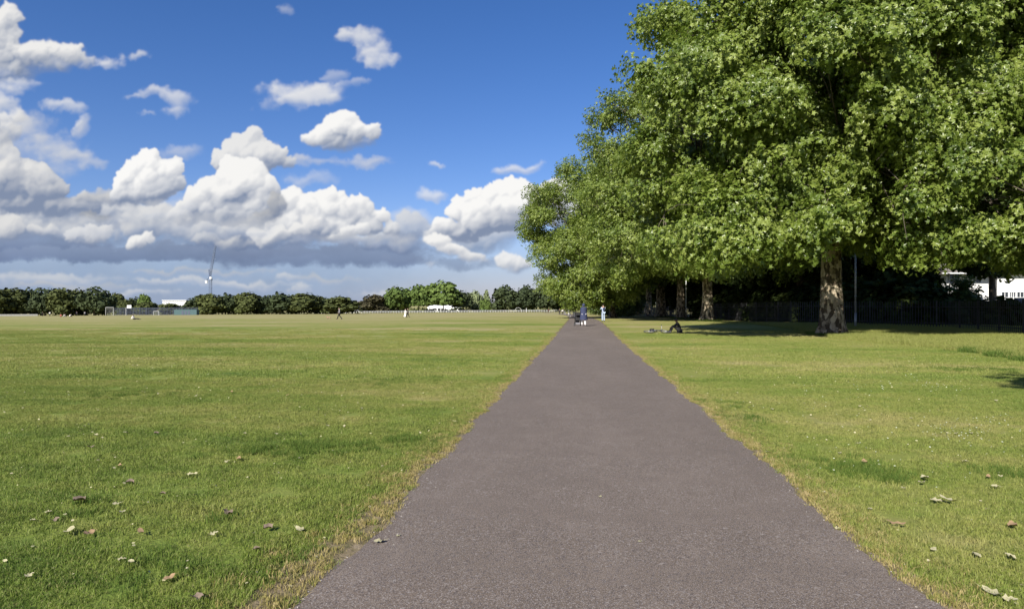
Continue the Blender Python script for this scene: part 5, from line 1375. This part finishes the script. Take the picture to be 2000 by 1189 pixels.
for lst, where in ((left, 'left'), (right, 'right')):
    bands = {}
    for q in lst: bands.setdefault((q[2], 'nearest' if q[1] > 1020 else 'middle' if q[1] > 880 else 'farther'), []).append(q)
    for (v, band), qs in bands.items():
        kind = ('curled tan', 'small pale straw', 'large pale straw', 'dark brown')[v]
        for j, (px, py, v, s) in enumerate(sorted(qs)):
            g = ground_from(px, py); o = bpy.data.objects.new('fallen_leaf', LM[v]); link(o); o.location = g + Vector((0, 0, .020)); s *= .70; o.scale = (s, s, s)
            o.rotation_euler = (random.uniform(-.2, .2), random.uniform(-.15, .15), random.uniform(0, 6.28))
            one = len(qs) == 1; ORD += ['thirteenth from the left', 'fourteenth from the left'] if len(ORD) == 12 else []
            tag(o, ('only %s leaf on the %s part of the %s lawn' % (kind, band, where)) if one else ('%s fallen leaf, %s on the %s %s lawn' % (kind, ORD[min(j, 13)], band, where)), 'leaf', 'fallen leaves on the lawn')
for px, py, v, s in ((742, 1064, 1, .9), (1172, 974, 1, .45), (778, 1051, 1, .4), (1250, 1062, 1, .35)):
    g = ground_from(px, py); o = bpy.data.objects.new('leaf_scrap', LM[v]); link(o); o.location = g + Vector((0, 0, .016)); o.scale = (s, s, s); o.rotation_euler = (0, 0, random.uniform(0, 6))
    tag(o, {742: 'largest pale leaf scrap on the asphalt, near its left edge', 1172: 'lone pale scrap near the middle of the asphalt path', 778: 'tiny pale scrap just right of the larger one on the path', 1250: 'tiny pale scrap right of the path centre, close to the viewer'}[px], 'leaf', 'leaf scraps on the asphalt')
# daisies, bits of straw and grit: too many to count
def specks(name, spots, mat, size, label, cat, seed, flat=.5):
    rr = np.random.RandomState(seed); V = []; F = []
    for (x, y) in spots:
        z = gz(x, y) + (.028 if flat < 1 else .018); q = Vector((rr.normal(0, .5), rr.normal(0, .5), 1)).normalized().to_track_quat('Z', 'Y'); k = len(V); s = size * rr.uniform(.5, 1.4); a = rr.rand() * 6.28; e = rr.uniform(.45, 1)
        for i in range(5): b = a + 6.283 * i / 5; V.append(Vector((x, y, z)) + q @ Vector((s * math.cos(b), s * e * math.sin(b), 0)))
        F.append(tuple(range(k, k + 5)))
    mesh_obj(name, V, F, mat, label=label, category=cat, kind='stuff')
rr = np.random.RandomState(17); S = []
for cx, cy, n, w in ((1700, 752, 60, 40), (1828, 757, 60, 30), (1880, 850, 110, 50), (1900, 820, 60, 45), (1790, 735, 40, 40), (1420, 800, 30, 40), (1620, 800, 40, 120), (1750, 880, 60, 160)):
    for i in range(n):
        px, py = cx + rr.normal(0, w), cy + rr.normal(0, w * .22)
        if py > 690:
            g = ground_from(px, py)
            if g.x > edge_r(g.y) + .2: S.append((g.x, g.y))
specks('daisies', S, M_PETAL, .0095, 'tiny white daisies scattered in the lawn right of the path', 'flowers', 1)
S = [(x, y) for x, y in zip(rr.uniform(-22, 16, 5200), 2.6 + 24 * rr.rand(5200) ** 1.25) if x < edge_l(y) - .1 or x > edge_r(y) + .1]
specks('leaf_litter', S, M_DRYLEAF2, .012, 'small scraps of dry leaf and straw scattered over the lawn', 'leaf litter', 2)
S = []
for i in range(900):
    y = 2.8 + 14 * rr.rand() ** 1.5; e = (edge_l(y), edge_r(y))[i % 2]; x = e + (1 if i % 2 == 0 else -1) * abs(rr.normal(0, .10)) - (.05 if i % 2 == 0 else -.05)
    S.append((x, y))
specks('grit', S, M_STONE, .0055, 'pale grit and crumbs along both edges of the path', 'grit', 3, 1)
